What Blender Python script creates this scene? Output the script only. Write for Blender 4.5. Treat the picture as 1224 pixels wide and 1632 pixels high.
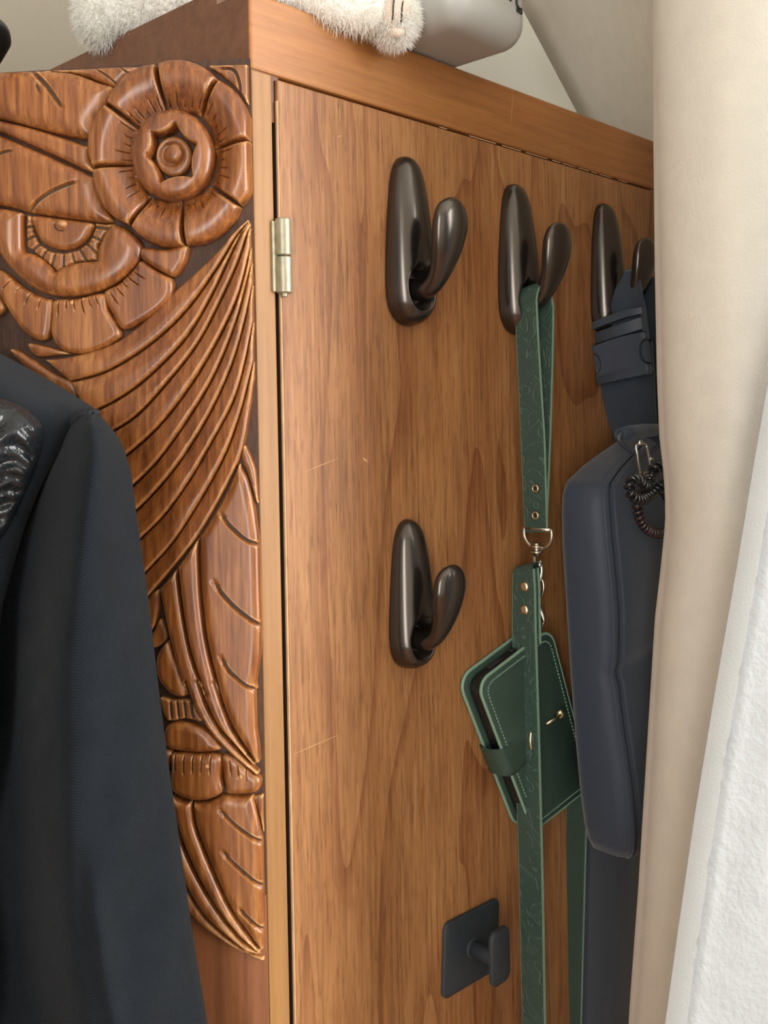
import bpy, bmesh, math, random
import numpy as np
from mathutils import Vector, Matrix
from mathutils.geometry import delaunay_2d_cdt

for o in list(bpy.data.objects): bpy.data.objects.remove(o)
random.seed(7); rng = np.random.RandomState(7)
SC = bpy.context.scene
COL = SC.collection

# ------------------------------------------------------------------ camera
W_, H_ = 1224, 1632
F = 1530.0; PX, PY = 612.0, 650.0; ROLL = 0.020; CZ = 1.45
cam = bpy.data.cameras.new('camera'); camo = bpy.data.objects.new('camera', cam); COL.objects.link(camo)
cam.sensor_fit = 'HORIZONTAL'; cam.sensor_width = 36.0; cam.lens = F * 36.0 / W_
cam.shift_y = -(H_ / 2 - PY) / W_
cam.clip_start = 0.01
camo.matrix_world = Matrix.Translation((0, 0, CZ)) @ Matrix.Rotation(math.pi / 2, 4, 'X') @ Matrix.Rotation(-ROLL, 4, 'Z')
SC.camera = camo

# ------------------------------------------------------------------ world, lights, exposure
TH = math.atan2(1530, 1488)                 # door direction
D = np.array([math.cos(TH), math.sin(TH), 0]); N = np.array([math.sin(TH), -math.cos(TH), 0]); Z = np.array([0, 0, 1.0])
def ray(px, py):
    u = px - PX; v = py - PY
    c, s = math.cos(ROLL), math.sin(ROLL)
    return np.array([(u * c - v * s) / F, 1.0, -(u * s + v * c) / F])
CAM = np.array([0, 0, CZ])
def at(px, py, Y): return CAM + ray(px, py) * Y
O = at(399, 100, 0.50); O[2] = 0.0
def DL(s, n, z): return O + s * D + n * N + z * Z
def hit(px, py, p0, nrm):
    r = ray(px, py); return CAM + r * (np.dot(p0 - CAM, nrm) / np.dot(r, nrm))
def DP(px, py, n=0.0): return hit(px, py, O + n * N, N)
def SP(px, py, s): return hit(px, py, O + s * D, D)
def snz(p): q = p - O; return np.dot(q, D), np.dot(q, N), p[2]

w = bpy.data.worlds.new('room_ambience'); SC.world = w; w.use_nodes = True
w.node_tree.nodes['Background'].inputs[0].default_value = (0.82, 0.91, 1.0, 1)
w.node_tree.nodes['Background'].inputs[1].default_value = 0.28
def area(name, loc, target, sx, sy, power, col):
    l = bpy.data.lights.new(name, 'AREA'); l.shape = 'RECTANGLE'; l.size = sx; l.size_y = sy; l.energy = power; l.color = col
    o = bpy.data.objects.new(name, l); COL.objects.link(o); o.location = loc
    d = Vector(target) - Vector(loc); o.rotation_euler = d.to_track_quat('-Z', 'Y').to_euler(); return o
area('window_daylight', DL(0.80, 1.40, 1.62), DL(0.0, 1.05, 1.45), 1.85, 1.35, 98, (1.0, 0.98, 0.945))
area('rear_window_daylight', (-0.45, -2.12, 1.38), (-0.1, 0.5, 1.40), 0.50, 2.0, 36, (1.0, 0.975, 0.94))
SC.view_settings.view_transform = 'Standard'; SC.view_settings.look = 'None'
SC.view_settings.exposure = 0.0; SC.view_settings.gamma = 1.0; SC.view_settings.use_curve_mapping = False

# ------------------------------------------------------------------ materials
def lin(r, g, b):
    f = lambda c: (c / 255) / 12.92 if c / 255 <= 0.04045 else ((c / 255 + 0.055) / 1.055) ** 2.4
    return (f(r), f(g), f(b), 1)
def newmat(name):
    m = bpy.data.materials.new(name); m.use_nodes = True; nt = m.node_tree
    return m, nt, nt.nodes['Principled BSDF']
def simple(name, col, rough=0.5, metal=0.0, bump=0.0, bscale=200, var=0.0, vscale=30, sheen=0.0, coat=0.0, spec=0.5):
    m, nt, b = newmat(name); L = nt.links
    b.inputs['Roughness'].default_value = rough; b.inputs['Metallic'].default_value = metal
    b.inputs['Specular IOR Level'].default_value = spec
    if sheen: b.inputs['Sheen Weight'].default_value = sheen; b.inputs['Sheen Roughness'].default_value = 0.5
    if coat: b.inputs['Coat Weight'].default_value = coat; b.inputs['Coat Roughness'].default_value = 0.15
    tc = nt.nodes.new('ShaderNodeTexCoord')
    n = nt.nodes.new('ShaderNodeTexNoise'); n.inputs['Scale'].default_value = vscale; n.inputs['Detail'].default_value = 4
    L.new(tc.outputs['Object'], n.inputs['Vector'])
    r = nt.nodes.new('ShaderNodeValToRGB'); c = np.array(col[:3])
    r.color_ramp.elements[0].position = 0.3; r.color_ramp.elements[1].position = 0.7
    r.color_ramp.elements[0].color = (*(c * (1 - var)), 1); r.color_ramp.elements[1].color = (*np.minimum(c * (1 + var), 1), 1)
    L.new(n.outputs['Fac'], r.inputs['Fac']); L.new(r.outputs['Color'], b.inputs['Base Color'])
    if bump:
        n2 = nt.nodes.new('ShaderNodeTexNoise'); n2.inputs['Scale'].default_value = bscale; n2.inputs['Detail'].default_value = 3
        L.new(tc.outputs['Object'], n2.inputs['Vector'])
        bp = nt.nodes.new('ShaderNodeBump'); bp.inputs['Strength'].default_value = bump; bp.inputs['Distance'].default_value = 0.002
        L.new(n2.outputs['Fac'], bp.inputs['Height']); L.new(bp.outputs['Normal'], b.inputs['Normal'])
    return m
def wood(name, c_dark, c_mid, c_light, rough=0.4, coat=0.25, fs=260, fz=9, fig=0.0, pores=0.35, red=None, horiz=False, wear=None, figscale=(9, 1.5), bump=0.12):
    m, nt, b = newmat(name); L = nt.links
    def node(t, **k):
        n = nt.nodes.new(t)
        for a, v in k.items(): setattr(n, a, v)
        return n
    tc = node('ShaderNodeTexCoord')
    def nz(sc, scale, detail=4, rough_=0.55, dist=0.0):
        mp = node('ShaderNodeMapping'); mp.inputs['Scale'].default_value = sc
        L.new(tc.outputs['Object'], mp.inputs['Vector'])
        n = node('ShaderNodeTexNoise'); n.inputs['Scale'].default_value = scale; n.inputs['Detail'].default_value = detail
        n.inputs['Roughness'].default_value = rough_; n.inputs['Distortion'].default_value = dist
        L.new(mp.outputs['Vector'], n.inputs['Vector']); return n
    sv = (fz / fs, 1, 1) if horiz else (1, 1, fz / fs)
    a = nz(sv, fs, 5, 0.6)
    big = nz((1, 1, 0.35) if not horiz else (0.35, 1, 1), 9, 3)
    r = node('ShaderNodeValToRGB'); e = r.color_ramp.elements
    e[0].position = 0.30; e[0].color = c_dark; e[1].position = 0.72; e[1].color = c_light
    k = e.new(0.5); k.color = c_mid
    add = node('ShaderNodeMath', operation='MULTIPLY_ADD'); add.inputs[1].default_value = 0.7
    L.new(a.outputs['Fac'], add.inputs[0])
    bm_ = node('ShaderNodeMath', operation='MULTIPLY_ADD'); bm_.inputs[1].default_value = 0.55; bm_.inputs[2].default_value = -0.125
    L.new(big.outputs['Fac'], bm_.inputs[0]); L.new(bm_.outputs[0], add.inputs[2])
    L.new(add.outputs[0], r.inputs['Fac'])
    col = r.outputs['Color']
    def mul(fac_socket, colr, col):
        mx = node('ShaderNodeMix', data_type='RGBA', blend_type='MULTIPLY')
        L.new(fac_socket, mx.inputs['Factor']); L.new(col, mx.inputs['A']); mx.inputs['B'].default_value = colr
        return mx.outputs['Result']
    # dark open pores: short vertical dashes
    p = nz((1, 1, 0.075) if not horiz else (0.075, 1, 1), 1000, 2, 0.5)
    pr = node('ShaderNodeMapRange'); pr.inputs['From Min'].default_value = 0.54; pr.inputs['From Max'].default_value = 0.68
    pr.inputs['To Max'].default_value = pores
    L.new(p.outputs['Fac'], pr.inputs['Value'])
    col = mul(pr.outputs['Result'], (0.42, 0.26, 0.2, 1), col)
    if red is not None:
        q = nz((1, 1, 0.12) if not horiz else (0.12, 1, 1), 30, 3)
        qr = node('ShaderNodeMapRange'); qr.inputs['From Min'].default_value = 0.45; qr.inputs['From Max'].default_value = 0.7; qr.inputs['To Max'].default_value = 0.7
        L.new(q.outputs['Fac'], qr.inputs['Value']); col = mul(qr.outputs['Result'], red, col)
    if fig:
        g = nz((figscale[0], figscale[0], figscale[1]), 1.0, 2.5, 0.45, 0.3)
        sn = node('ShaderNodeMath', operation='MULTIPLY'); sn.inputs[1].default_value = 9.0; L.new(g.outputs['Fac'], sn.inputs[0])
        fr = node('ShaderNodeMath', operation='FRACT'); L.new(sn.outputs[0], fr.inputs[0])
        fm = node('ShaderNodeMapRange'); fm.inputs['From Min'].default_value = 0.80; fm.inputs['From Max'].default_value = 1.0; fm.inputs['To Max'].default_value = fig
        L.new(fr.outputs[0], fm.inputs['Value'])
        col = mul(fm.outputs['Result'], (0.55, 0.36, 0.27, 1), col)
        fb = node('ShaderNodeMapRange'); fb.inputs['From Min'].default_value = 0.0; fb.inputs['From Max'].default_value = 0.9; fb.inputs['To Max'].default_value = fig * 0.45
        L.new(fr.outputs[0], fb.inputs['Value']); col = mul(fb.outputs['Result'], (0.78, 0.64, 0.55, 1), col)
    if wear is not None:
        geo = node('ShaderNodeNewGeometry')
        wr = node('ShaderNodeMapRange'); wr.inputs['From Min'].default_value = 0.53; wr.inputs['From Max'].default_value = 0.59; wr.inputs['To Max'].default_value = 0.75
        L.new(geo.outputs['Pointiness'], wr.inputs['Value'])
        mx = node('ShaderNodeMix', data_type='RGBA'); L.new(wr.outputs['Result'], mx.inputs['Factor']); L.new(col, mx.inputs['A']); mx.inputs['B'].default_value = wear
        col = mx.outputs['Result']
    L.new(col, b.inputs['Base Color'])
    b.inputs['Roughness'].default_value = rough; b.inputs['Coat Weight'].default_value = coat; b.inputs['Coat Roughness'].default_value = 0.22
    bp = node('ShaderNodeBump'); bp.inputs['Strength'].default_value = bump; bp.inputs['Distance'].default_value = 0.0008
    L.new(a.outputs['Fac'], bp.inputs['Height']); L.new(bp.outputs['Normal'], b.inputs['Normal'])
    return m
def fabric(name, col, scale=900, spec=0.5, bump=0.3, rough=0.85, sheen=0.2, transl=0.0, twill=False, var=0.08, distance=0.001):
    m, nt, b = newmat(name); L = nt.links
    tc = nt.nodes.new('ShaderNodeTexCoord')
    n = nt.nodes.new('ShaderNodeTexNoise'); n.inputs['Scale'].default_value = 60; n.inputs['Detail'].default_value = 6
    L.new(tc.outputs['Object'], n.inputs['Vector'])
    r = nt.nodes.new('ShaderNodeValToRGB'); c = np.array(col[:3])
    r.color_ramp.elements[0].position = 0.3; r.color_ramp.elements[1].position = 0.7
    r.color_ramp.elements[0].color = (*(c * (1 - var)), 1); r.color_ramp.elements[1].color = (*np.minimum(c * (1 + var), 1), 1)
    L.new(n.outputs['Fac'], r.inputs['Fac']); L.new(r.outputs['Color'], b.inputs['Base Color'])
    b.inputs['Roughness'].default_value = rough; b.inputs['Sheen Weight'].default_value = sheen; b.inputs['Specular IOR Level'].default_value = spec
    if twill:
        t = nt.nodes.new('ShaderNodeTexWave'); t.inputs['Scale'].default_value = scale; t.bands_direction = 'DIAGONAL'; t.inputs['Distortion'].default_value = 0.6
        src = t.outputs['Fac']
    else:
        t = nt.nodes.new('ShaderNodeTexNoise'); t.inputs['Scale'].default_value = scale; t.inputs['Detail'].default_value = 2
        src = t.outputs['Fac']
    L.new(tc.outputs['Object'], t.inputs['Vector'])
    bp = nt.nodes.new('ShaderNodeBump'); bp.inputs['Strength'].default_value = bump; bp.inputs['Distance'].default_value = distance
    L.new(src, bp.inputs['Height']); L.new(bp.outputs['Normal'], b.inputs['Normal'])
    if transl:
        tr = nt.nodes.new('ShaderNodeBsdfTranslucent'); L.new(r.outputs['Color'], tr.inputs['Color'])
        mx = nt.nodes.new('ShaderNodeMixShader'); mx.inputs[0].default_value = transl
        L.new(b.outputs[0], mx.inputs[1]); L.new(tr.outputs[0], mx.inputs[2])
        L.new(mx.outputs[0], nt.nodes['Material Output'].inputs['Surface'])
    return m
def embossed(name, col, scale=55):
    m, nt, b = newmat(name); L = nt.links
    tc = nt.nodes.new('ShaderNodeTexCoord')
    n = nt.nodes.new('ShaderNodeTexNoise'); n.inputs['Scale'].default_value = scale; n.inputs['Detail'].default_value = 1; n.inputs['Distortion'].default_value = 1.2
    L.new(tc.outputs['Object'], n.inputs['Vector'])
    mu = nt.nodes.new('ShaderNodeMath'); mu.operation = 'MULTIPLY'; mu.inputs[1].default_value = 7; L.new(n.outputs['Fac'], mu.inputs[0])
    fr = nt.nodes.new('ShaderNodeMath'); fr.operation = 'PINGPONG'; fr.inputs[1].default_value = 0.5; L.new(mu.outputs[0], fr.inputs[0])
    mr = nt.nodes.new('ShaderNodeMapRange'); mr.inputs['From Min'].default_value = 0.0; mr.inputs['From Max'].default_value = 0.12; L.new(fr.outputs[0], mr.inputs['Value'])
    r = nt.nodes.new('ShaderNodeValToRGB'); c = np.array(col[:3])
    r.color_ramp.elements[0].color = (*np.minimum(c * 1.7, 1), 1); r.color_ramp.elements[1].color = (*c, 1)
    L.new(mr.outputs['Result'], r.inputs['Fac']); L.new(r.outputs['Color'], b.inputs['Base Color'])
    b.inputs['Roughness'].default_value = 0.5
    bp = nt.nodes.new('ShaderNodeBump'); bp.inputs['Strength'].default_value = 0.5; bp.inputs['Distance'].default_value = 0.001
    L.new(mr.outputs['Result'], bp.inputs['Height']); L.new(bp.outputs['Normal'], b.inputs['Normal'])
    return m

M = {}
M['carve'] = wood('carved_mahogany', lin(84, 42, 20), lin(138, 82, 38), lin(184, 124, 66), rough=0.36, coat=0.4, fs=330, fz=22, pores=0.35, red=(0.82, 0.68, 0.54, 1), wear=lin(226, 172, 112))
M['ground'] = wood('stained_carving_ground', lin(58, 38, 27), lin(74, 48, 33), lin(92, 60, 41), rough=0.7, coat=0.05, fs=300, fz=120, pores=0.5, bump=0.5)
M['plain'] = wood('plain_corner_wood', lin(112, 68, 42), lin(140, 88, 56), lin(160, 104, 68), rough=0.42, coat=0.2, fs=200, fz=6, pores=0.2)
M['post'] = wood('honey_post_wood', lin(128, 88, 48), lin(150, 107, 60), lin(166, 122, 74), rough=0.5, coat=0.08, fs=170, fz=5, pores=0.15)
M['rail'] = wood('rail_wood', lin(134, 84, 40), lin(160, 105, 54), lin(178, 123, 68), rough=0.48, coat=0.1, fs=160, fz=9, pores=0.15, horiz=True, red=(0.85, 0.7, 0.62, 1))
M['siderail'] = wood('side_rail_wood', lin(92, 56, 38), lin(110, 70, 48), lin(124, 80, 56), rough=0.5, coat=0.1, fs=120, fz=8, pores=0.1, horiz=True)
M['door'] = wood('door_veneer', lin(118, 78, 44), lin(154, 106, 63), lin(180, 134, 86), rough=0.5, coat=0.08, fs=420, fz=16, fig=0.6, pores=0.5, red=(0.84, 0.73, 0.60, 1))
M['wax'] = simple('grey_wax_in_cuts', lin(66, 58, 52), 0.7, bump=0.3, bscale=700)
M['edge'] = simple('bare_worn_edge', lin(206, 166, 124), 0.6, var=0.15, vscale=80)
M['scratch'] = simple('pale_scratch', lin(190, 148, 102), 0.6)
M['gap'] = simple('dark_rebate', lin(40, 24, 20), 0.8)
M['bronze'] = simple('dark_bronze', lin(86, 80, 75), 0.215, metal=0.9, var=0.05)
M['blackmetal'] = simple('black_paint_metal', lin(44, 50, 56), 0.5, metal=0.1)
M['brass'] = simple('worn_brass', lin(164, 158, 136), 0.42, metal=0.6, var=0.18, vscale=160, bump=0.1)
M['gold'] = simple('pale_gold_metal', lin(228, 212, 174), 0.28, metal=1.0)
M['nickel'] = simple('aged_nickel', lin(190, 182, 164), 0.25, metal=1.0)
M['steel'] = simple('bright_steel', lin(214, 214, 210), 0.22, metal=1.0)
M['green'] = embossed('embossed_green_leather', lin(52, 72, 63))
M['greenplain'] = simple('smooth_green_leather', lin(50, 70, 60), 0.55, var=0.12, bump=0.15, bscale=400)
M['greenedge'] = simple('green_leather_edge', lin(120, 150, 130), 0.6)
M['greensuede'] = simple('inner_green_leather', lin(82, 104, 86), 0.8, var=0.1, bump=0.3, bscale=900)
M['phone'] = simple('black_plastic', lin(20, 22, 24), 0.35)
M['nylon'] = fabric('black_nylon', lin(46, 56, 71), scale=1500, bump=0.15, rough=0.62, sheen=0.25, var=0.05)
M['webbing'] = fabric('black_webbing', lin(44, 54, 66), scale=1200, bump=0.35, rough=0.75, sheen=0.2)
M['buckle'] = simple('black_buckle_plastic', lin(62, 69, 79), 0.48, bump=0.1, bscale=900)
M['coil'] = simple('glossy_black_coil', lin(24, 26, 30), 0.18, coat=0.5)
M['coilbrown'] = simple('glossy_brown_coil', lin(54, 38, 38), 0.18, coat=0.5)
M['denim'] = fabric('black_denim', lin(22, 27, 33), scale=500, spec=0.12, bump=0.4, rough=0.9, sheen=0.04, twill=True, var=0.12)
M['vinyl'] = simple('glossy_crinkled_panel', lin(30, 34, 38), 0.2, bump=1.0, bscale=120, var=0.3)
M['thread'] = simple('black_thread', lin(22, 26, 32), 0.8)
M['curtain'] = fabric('cream_curtain_cloth', lin(234, 229, 219), scale=700, bump=0.35, rough=0.9, sheen=0.2, transl=0.22, var=0.03)
M['fleece'] = fabric('white_fleece', lin(216, 221, 226), scale=330, bump=0.6, rough=0.95, sheen=0.5, transl=0.25, var=0.02, distance=0.0012)
M['hem'] = fabric('white_hem_tape', lin(196, 199, 200), scale=800, bump=0.2, rough=0.9, transl=0.15, var=0.02)
M['plush'] = fabric('white_plush', lin(250, 247, 240), scale=300, bump=0.8, rough=0.95, sheen=0.6, var=0.05, distance=0.003)
M['fur'] = fabric('white_fur_strands', lin(252, 250, 244), rough=0.9, sheen=0.3, transl=0.45)
M['brownfur'] = fabric('brown_plush', lin(160, 112, 58), scale=300, bump=0.8, rough=0.95)
M['pad'] = fabric('beige_paw_pad', lin(212, 196, 180), scale=600, bump=0.3, rough=0.9)
M['greyplastic'] = simple('pale_grey_plastic', lin(172, 172, 168), 0.42, bump=0.05, bscale=900)
M['slot'] = simple('dark_slot', lin(40, 38, 40), 0.6)
M['wall'] = simple('painted_wall', lin(222, 222, 212), 0.9, bump=0.15, bscale=250, var=0.015, vscale=6)
M['wall_shade'] = simple('shade_tinted_wall', lin(164, 156, 142), 0.9, bump=0.15, bscale=250, var=0.015, vscale=6)  # wall colour darkened to taupe to carry the shade on the back wall
M['ceil'] = simple('painted_ceiling', lin(226, 224, 216), 0.9, bump=0.1, bscale=200, var=0.01)
M['floorw'] = wood('floor_boards', lin(120, 84, 56), lin(150, 108, 74), lin(170, 126, 88), rough=0.5, fs=90, fz=4, horiz=True)
M['frame'] = simple('white_gloss_paint', lin(232, 232, 226), 0.4)

# ------------------------------------------------------------------ mesh helpers
MW = {}
def place(o, mat=None, parent=None):
    COL.objects.link(o)
    if parent is not None:
        o.parent = parent; MW[o.name] = MW[parent.name]
    else:
        MW[o.name] = mat if mat is not None else Matrix.Identity(4)
        o.matrix_basis = MW[o.name]
    return o
FRAME = Matrix.Rotation(TH, 4, 'Z')
def tag(o, label=None, cat=None, group=None, kind=None):
    if label: o['label'] = label
    if cat: o['category'] = cat
    if group: o['group'] = group
    if kind: o['kind'] = kind
    return o
def thing(name, loc, label, cat, group=None):
    o = bpy.data.objects.new(name, None); o.empty_display_size = 0.02
    place(o, Matrix.Translation(Vector(loc)) @ FRAME)
    return tag(o, label, cat, group)
def mk(name, verts, faces, mat, parent=None, smooth=True, base=None, label=None, sharp=None):
    """verts in world space; stored in the parent's space"""
    if parent is not None: T = MW[parent.name].inverted()
    else:
        B = Matrix.Translation(Vector(base)) @ FRAME if base is not None else FRAME.copy(); T = B.inverted()
    T = np.array(T); V = np.asarray(verts, float); V = V @ T[:3, :3].T + T[:3, 3]
    me = bpy.data.meshes.new(name); me.from_pydata(V.tolist(), [], [list(map(int, f)) for f in faces]); me.validate()
    bm = bmesh.new(); bm.from_mesh(me); bmesh.ops.recalc_face_normals(bm, faces=bm.faces); bm.to_mesh(me); bm.free()
    me.materials.append(mat)
    if smooth:
        me.polygons.foreach_set('use_smooth', [True] * len(me.polygons))
        if sharp: me.set_sharp_from_angle(angle=math.radians(sharp))
    o = bpy.data.objects.new(name, me)
    place(o, None if parent is not None else B, parent)
    if label: o['label'] = label
    return o
def cr(pts, n=8, closed=False):
    """Catmull-Rom through points"""
    P = [np.array(p, float) for p in pts]; out = []
    m = len(P)
    for i in range(m if closed else m - 1):
        p1, p2 = P[i], P[(i + 1) % m]
        p0 = P[(i - 1) % m] if closed or i > 0 else 2 * p1 - p2
        p3 = P[(i + 2) % m] if closed or i + 2 < m else 2 * p2 - p1
        for k in range(n):
            t = k / n
            out.append(0.5 * (2 * p1 + (p2 - p0) * t + (2 * p0 - 5 * p1 + 4 * p2 - p3) * t * t + (3 * p1 - p0 - 3 * p2 + p3) * t ** 3))
    if not closed: out.append(P[-1])
    return out
def resample(P, step, closed=False):
    P = [np.array(p, float) for p in P]
    if closed: P = P + [P[0]]
    P = np.array(P); seg = np.linalg.norm(np.diff(P, axis=0), axis=1); keep = np.r_[True, seg > 1e-9]; P = P[keep]; seg = seg[seg > 1e-9]
    c = np.r_[0, np.cumsum(seg)]; n = max(2, int(round(c[-1] / step)))
    t = np.linspace(0, c[-1], n + 1)
    Q = np.stack([np.interp(t, c, P[:, i]) for i in range(P.shape[1])], 1)
    return Q[:-1] if closed else Q
def tube(path, rad, sides=8, closed=False):
    """tube along world path; rad scalar or list; returns verts, faces"""
    P = [np.array(p, float) for p in path]; n = len(P)
    R = [rad] * n if np.isscalar(rad) else rad
    V = []; Fc = []; prev = None
    for i in range(n):
        a = P[(i - 1) % n] if closed or i > 0 else P[i]; b = P[(i + 1) % n] if closed or i < n - 1 else P[i]
        t = b - a; t /= (np.linalg.norm(t) + 1e-12)
        if prev is None:
            h = np.array([0, 0, 1.0]) if abs(t[2]) < 0.9 else np.array([1.0, 0, 0]); u = np.cross(t, h)
        else: u = prev - t * np.dot(prev, t)
        u /= (np.linalg.norm(u) + 1e-12); prev = u; v = np.cross(t, u)
        for k in range(sides):
            an = 2 * math.pi * k / sides; V.append(P[i] + R[i] * (math.cos(an) * u + math.sin(an) * v))
    for i in range(n if closed else n - 1):
        for k in range(sides):
            j = (i + 1) % n; Fc.append((i * sides + k, i * sides + (k + 1) % sides, j * sides + (k + 1) % sides, j * sides + k))
    if not closed: Fc.append(tuple(range(sides))[::-1]); Fc.append(tuple((n - 1) * sides + k for k in range(sides)))
    return V, Fc
def loft(rings, cap=True, closed_ring=True):
    n = len(rings[0]); V = [p for r in rings for p in r]; Fc = []
    for i in range(len(rings) - 1):
        for k in range(n if closed_ring else n - 1):
            Fc.append((i * n + k, i * n + (k + 1) % n, (i + 1) * n + (k + 1) % n, (i + 1) * n + k))
    if cap and closed_ring: Fc.append(tuple(range(n))[::-1]); Fc.append(tuple((len(rings) - 1) * n + k for k in range(n)))
    return V, Fc
def join(*vf):
    V = []; Fc = []
    for v, f in vf:
        o = len(V); V += list(v); Fc += [tuple(i + o for i in q) for q in f]
    return V, Fc
def box(o, a, b, c):
    """box from corner o with edge vectors a,b,c"""
    o, a, b, c = map(lambda x: np.array(x, float), (o, a, b, c))
    V = [o, o + a, o + a + b, o + b, o + c, o + a + c, o + a + b + c, o + b + c]
    return V, [(0, 3, 2, 1), (4, 5, 6, 7), (0, 1, 5, 4), (1, 2, 6, 5), (2, 3, 7, 6), (3, 0, 4, 7)]
def dbox(s0, s1, n0, n1, z0, z1): return box(DL(s0, n0, z0), (s1 - s0) * D, (n1 - n0) * N, (z1 - z0) * Z)
def bevel(o, width, seg=2):
    m = o.modifiers.new('bevel', 'BEVEL'); m.width = width; m.segments = seg; m.limit_method = 'ANGLE'; m.angle_limit = math.radians(40); return o
def inside(pts, poly):
    x, y = pts[:, 0], pts[:, 1]; r = np.zeros(len(pts), bool); n = len(poly)
    for i in range(n):
        x1, y1 = poly[i]; x2, y2 = poly[(i + 1) % n]
        if y1 == y2: continue
        c = ((y1 > y) != (y2 > y)) & (x < (x2 - x1) * (y - y1) / (y2 - y1) + x1); r ^= c
    return r
def pdist(pts, line, closed):
    """distance to polyline and param 0..1 of nearest point"""
    A = np.array(line); B = np.roll(A, -1, 0) if closed else A[1:]; A = A if closed else A[:-1]
    best = np.full(len(pts), 1e9); bt = np.zeros(len(pts)); m = len(A)
    for i in range(m):
        ab = B[i] - A[i]; l2 = (ab ** 2).sum() + 1e-12
        t = np.clip(((pts - A[i]) @ ab) / l2, 0, 1); q = pts - A[i] - t[:, None] * ab; d = np.sqrt((q ** 2).sum(1))
        k = d < best; best[k] = d[k]; bt[k] = (i + t[k]) / m
    return best, bt
def cdt(outline, extra):
    n = len(outline)
    pts = [Vector((float(p[0]), float(p[1]))) for p in outline] + [Vector((float(p[0]), float(p[1]))) for p in extra]
    v, e, f, _, _, _ = delaunay_2d_cdt(pts, [], [list(range(n))], 1, 1e-4)
    return np.array([(p.x, p.y) for p in v]), [tuple(q) for q in f]
def edges_open(faces):
    c = {}
    for f in faces:
        for i in range(len(f)):
            a, b = f[i], f[(i + 1) % len(f)]; k = (min(a, b), max(a, b)); c.setdefault(k, []).append((a, b))
    return [v[0] for v in c.values() if len(v) == 1]
def inner_points(outline, step, rings):
    P = np.array(outline); lo = P.min(0); hi = P.max(0)
    gx, gy = np.meshgrid(np.arange(lo[0], hi[0], step), np.arange(lo[1], hi[1], step * 0.866)); gx[1::2] += step / 2
    G = np.stack([gx.ravel(), gy.ravel()], 1); G = G[inside(G, outline)]
    ex = []
    if len(G):
        d, _ = pdist(G, outline, True); ex.append(G[d > max(rings) + step * 0.6])
    nx, pv = np.roll(P, -1, 0), np.roll(P, 1, 0); t = nx - pv; t /= np.linalg.norm(t, axis=1)[:, None] + 1e-9
    nn = np.stack([-t[:, 1], t[:, 0]], 1)
    for r in rings:
        for sg in (1, -1):
            Q = P + sg * r * nn; Q = Q[inside(Q, outline)]
            if len(Q):
                d, _ = pdist(Q, outline, True); ex.append(Q[d > 0.9 * r])
    return np.concatenate(ex) if ex else np.zeros((0, 2))

# ------------------------------------------------------------------ room shell
def struct(name, vf, mat): return tag(mk(name, *vf, mat, smooth=False), kind='structure')
WB = -0.46; WR = 0.66; CEIL = 2.45
tag(struct('floor', dbox(-2.2, WR + 0.1, WB - 0.1, 3.0, -0.1, 0.0), M['floorw']), 'brown boarded floor under the wardrobe')
tag(struct('ceiling', dbox(-2.2, WR + 0.1, WB - 0.1, 3.0, CEIL, CEIL + 0.1), M['ceil']), 'pale painted ceiling above the wardrobe')
tag(struct('wall_back', dbox(-2.2, WR, WB - 0.1, WB, 0, CEIL), M['wall_shade']), 'wall behind the wardrobe, its shade painted in as taupe')
n0, n1, z0, z1 = 0.45, 2.35, 0.92, 2.32
tag(struct('wall_right', join(dbox(WR, WR + 0.12, WB - 0.1, n0, 0, CEIL), dbox(WR, WR + 0.12, n1, 3.0, 0, CEIL),
    dbox(WR, WR + 0.12, n0, n1, 0, z0), dbox(WR, WR + 0.12, n0, n1, z1, CEIL)), M['wall']), 'pale wall with the window opening behind the curtain')
wf = struct('window_1', join(dbox(WR + 0.03, WR + 0.08, n0, n0 + 0.05, z0, z1), dbox(WR + 0.03, WR + 0.08, n1 - 0.05, n1, z0, z1),
    dbox(WR + 0.03, WR + 0.08, n0 + 0.05, n1 - 0.05, z0, z0 + 0.05), dbox(WR + 0.03, WR + 0.08, n0 + 0.05, n1 - 0.05, z1 - 0.05, z1)), M['frame'])
# wall behind the camera with its own window
def wbox(x0, x1, y0, y1, z0_, z1_): return box((x0, y0, z0_), (x1 - x0, 0, 0), (0, y1 - y0, 0), (0, 0, z1_ - z0_))
tag(struct('wall_front', join(wbox(-2.4, -0.74, -2.1, -2.0, 0, CEIL), wbox(-0.16, 1.9, -2.1, -2.0, 0, CEIL), wbox(-0.74, -0.16, -2.1, -2.0, 0, 0.34), wbox(-0.74, -0.16, -2.1, -2.0, 2.42, CEIL)), M['wall']), 'pale wall with a tall window across the room from the wardrobe')
w2 = struct('window_2', join(wbox(-0.74, -0.70, -2.07, -2.03, 0.34, 2.42), wbox(-0.20, -0.16, -2.07, -2.03, 0.34, 2.42), wbox(-0.70, -0.20, -2.07, -2.03, 0.34, 0.38), wbox(-0.70, -0.20, -2.07, -2.03, 2.38, 2.42)), M['frame'])
w2['label'] = 'white painted window frame across the room'
wf['label'] = 'white painted window frame behind the curtain'

# ------------------------------------------------------------------ wardrobe
ZT = at(400, -17, 0.5)[2]                      # top of the wardrobe
ZC = at(393, 93, 0.5)[2]                       # top of the carved board
SD0 = snz(DP(438, 400))[0]                     # post / door gap
SD1 = snz(DP(446, 400))[0]
SFAR = snz(DP(1056, 400))[0]
ZD = DP(541, 155)[2]                           # top of the door
AL = math.radians(41.8); LF = np.array([-math.cos(AL), math.sin(AL), 0])   # left face direction
DEPTH = 0.40
WD = thing('wardrobe', O, 'old brown wooden wardrobe with a carved corner board and flush hinged door', 'wardrobe')
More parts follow.
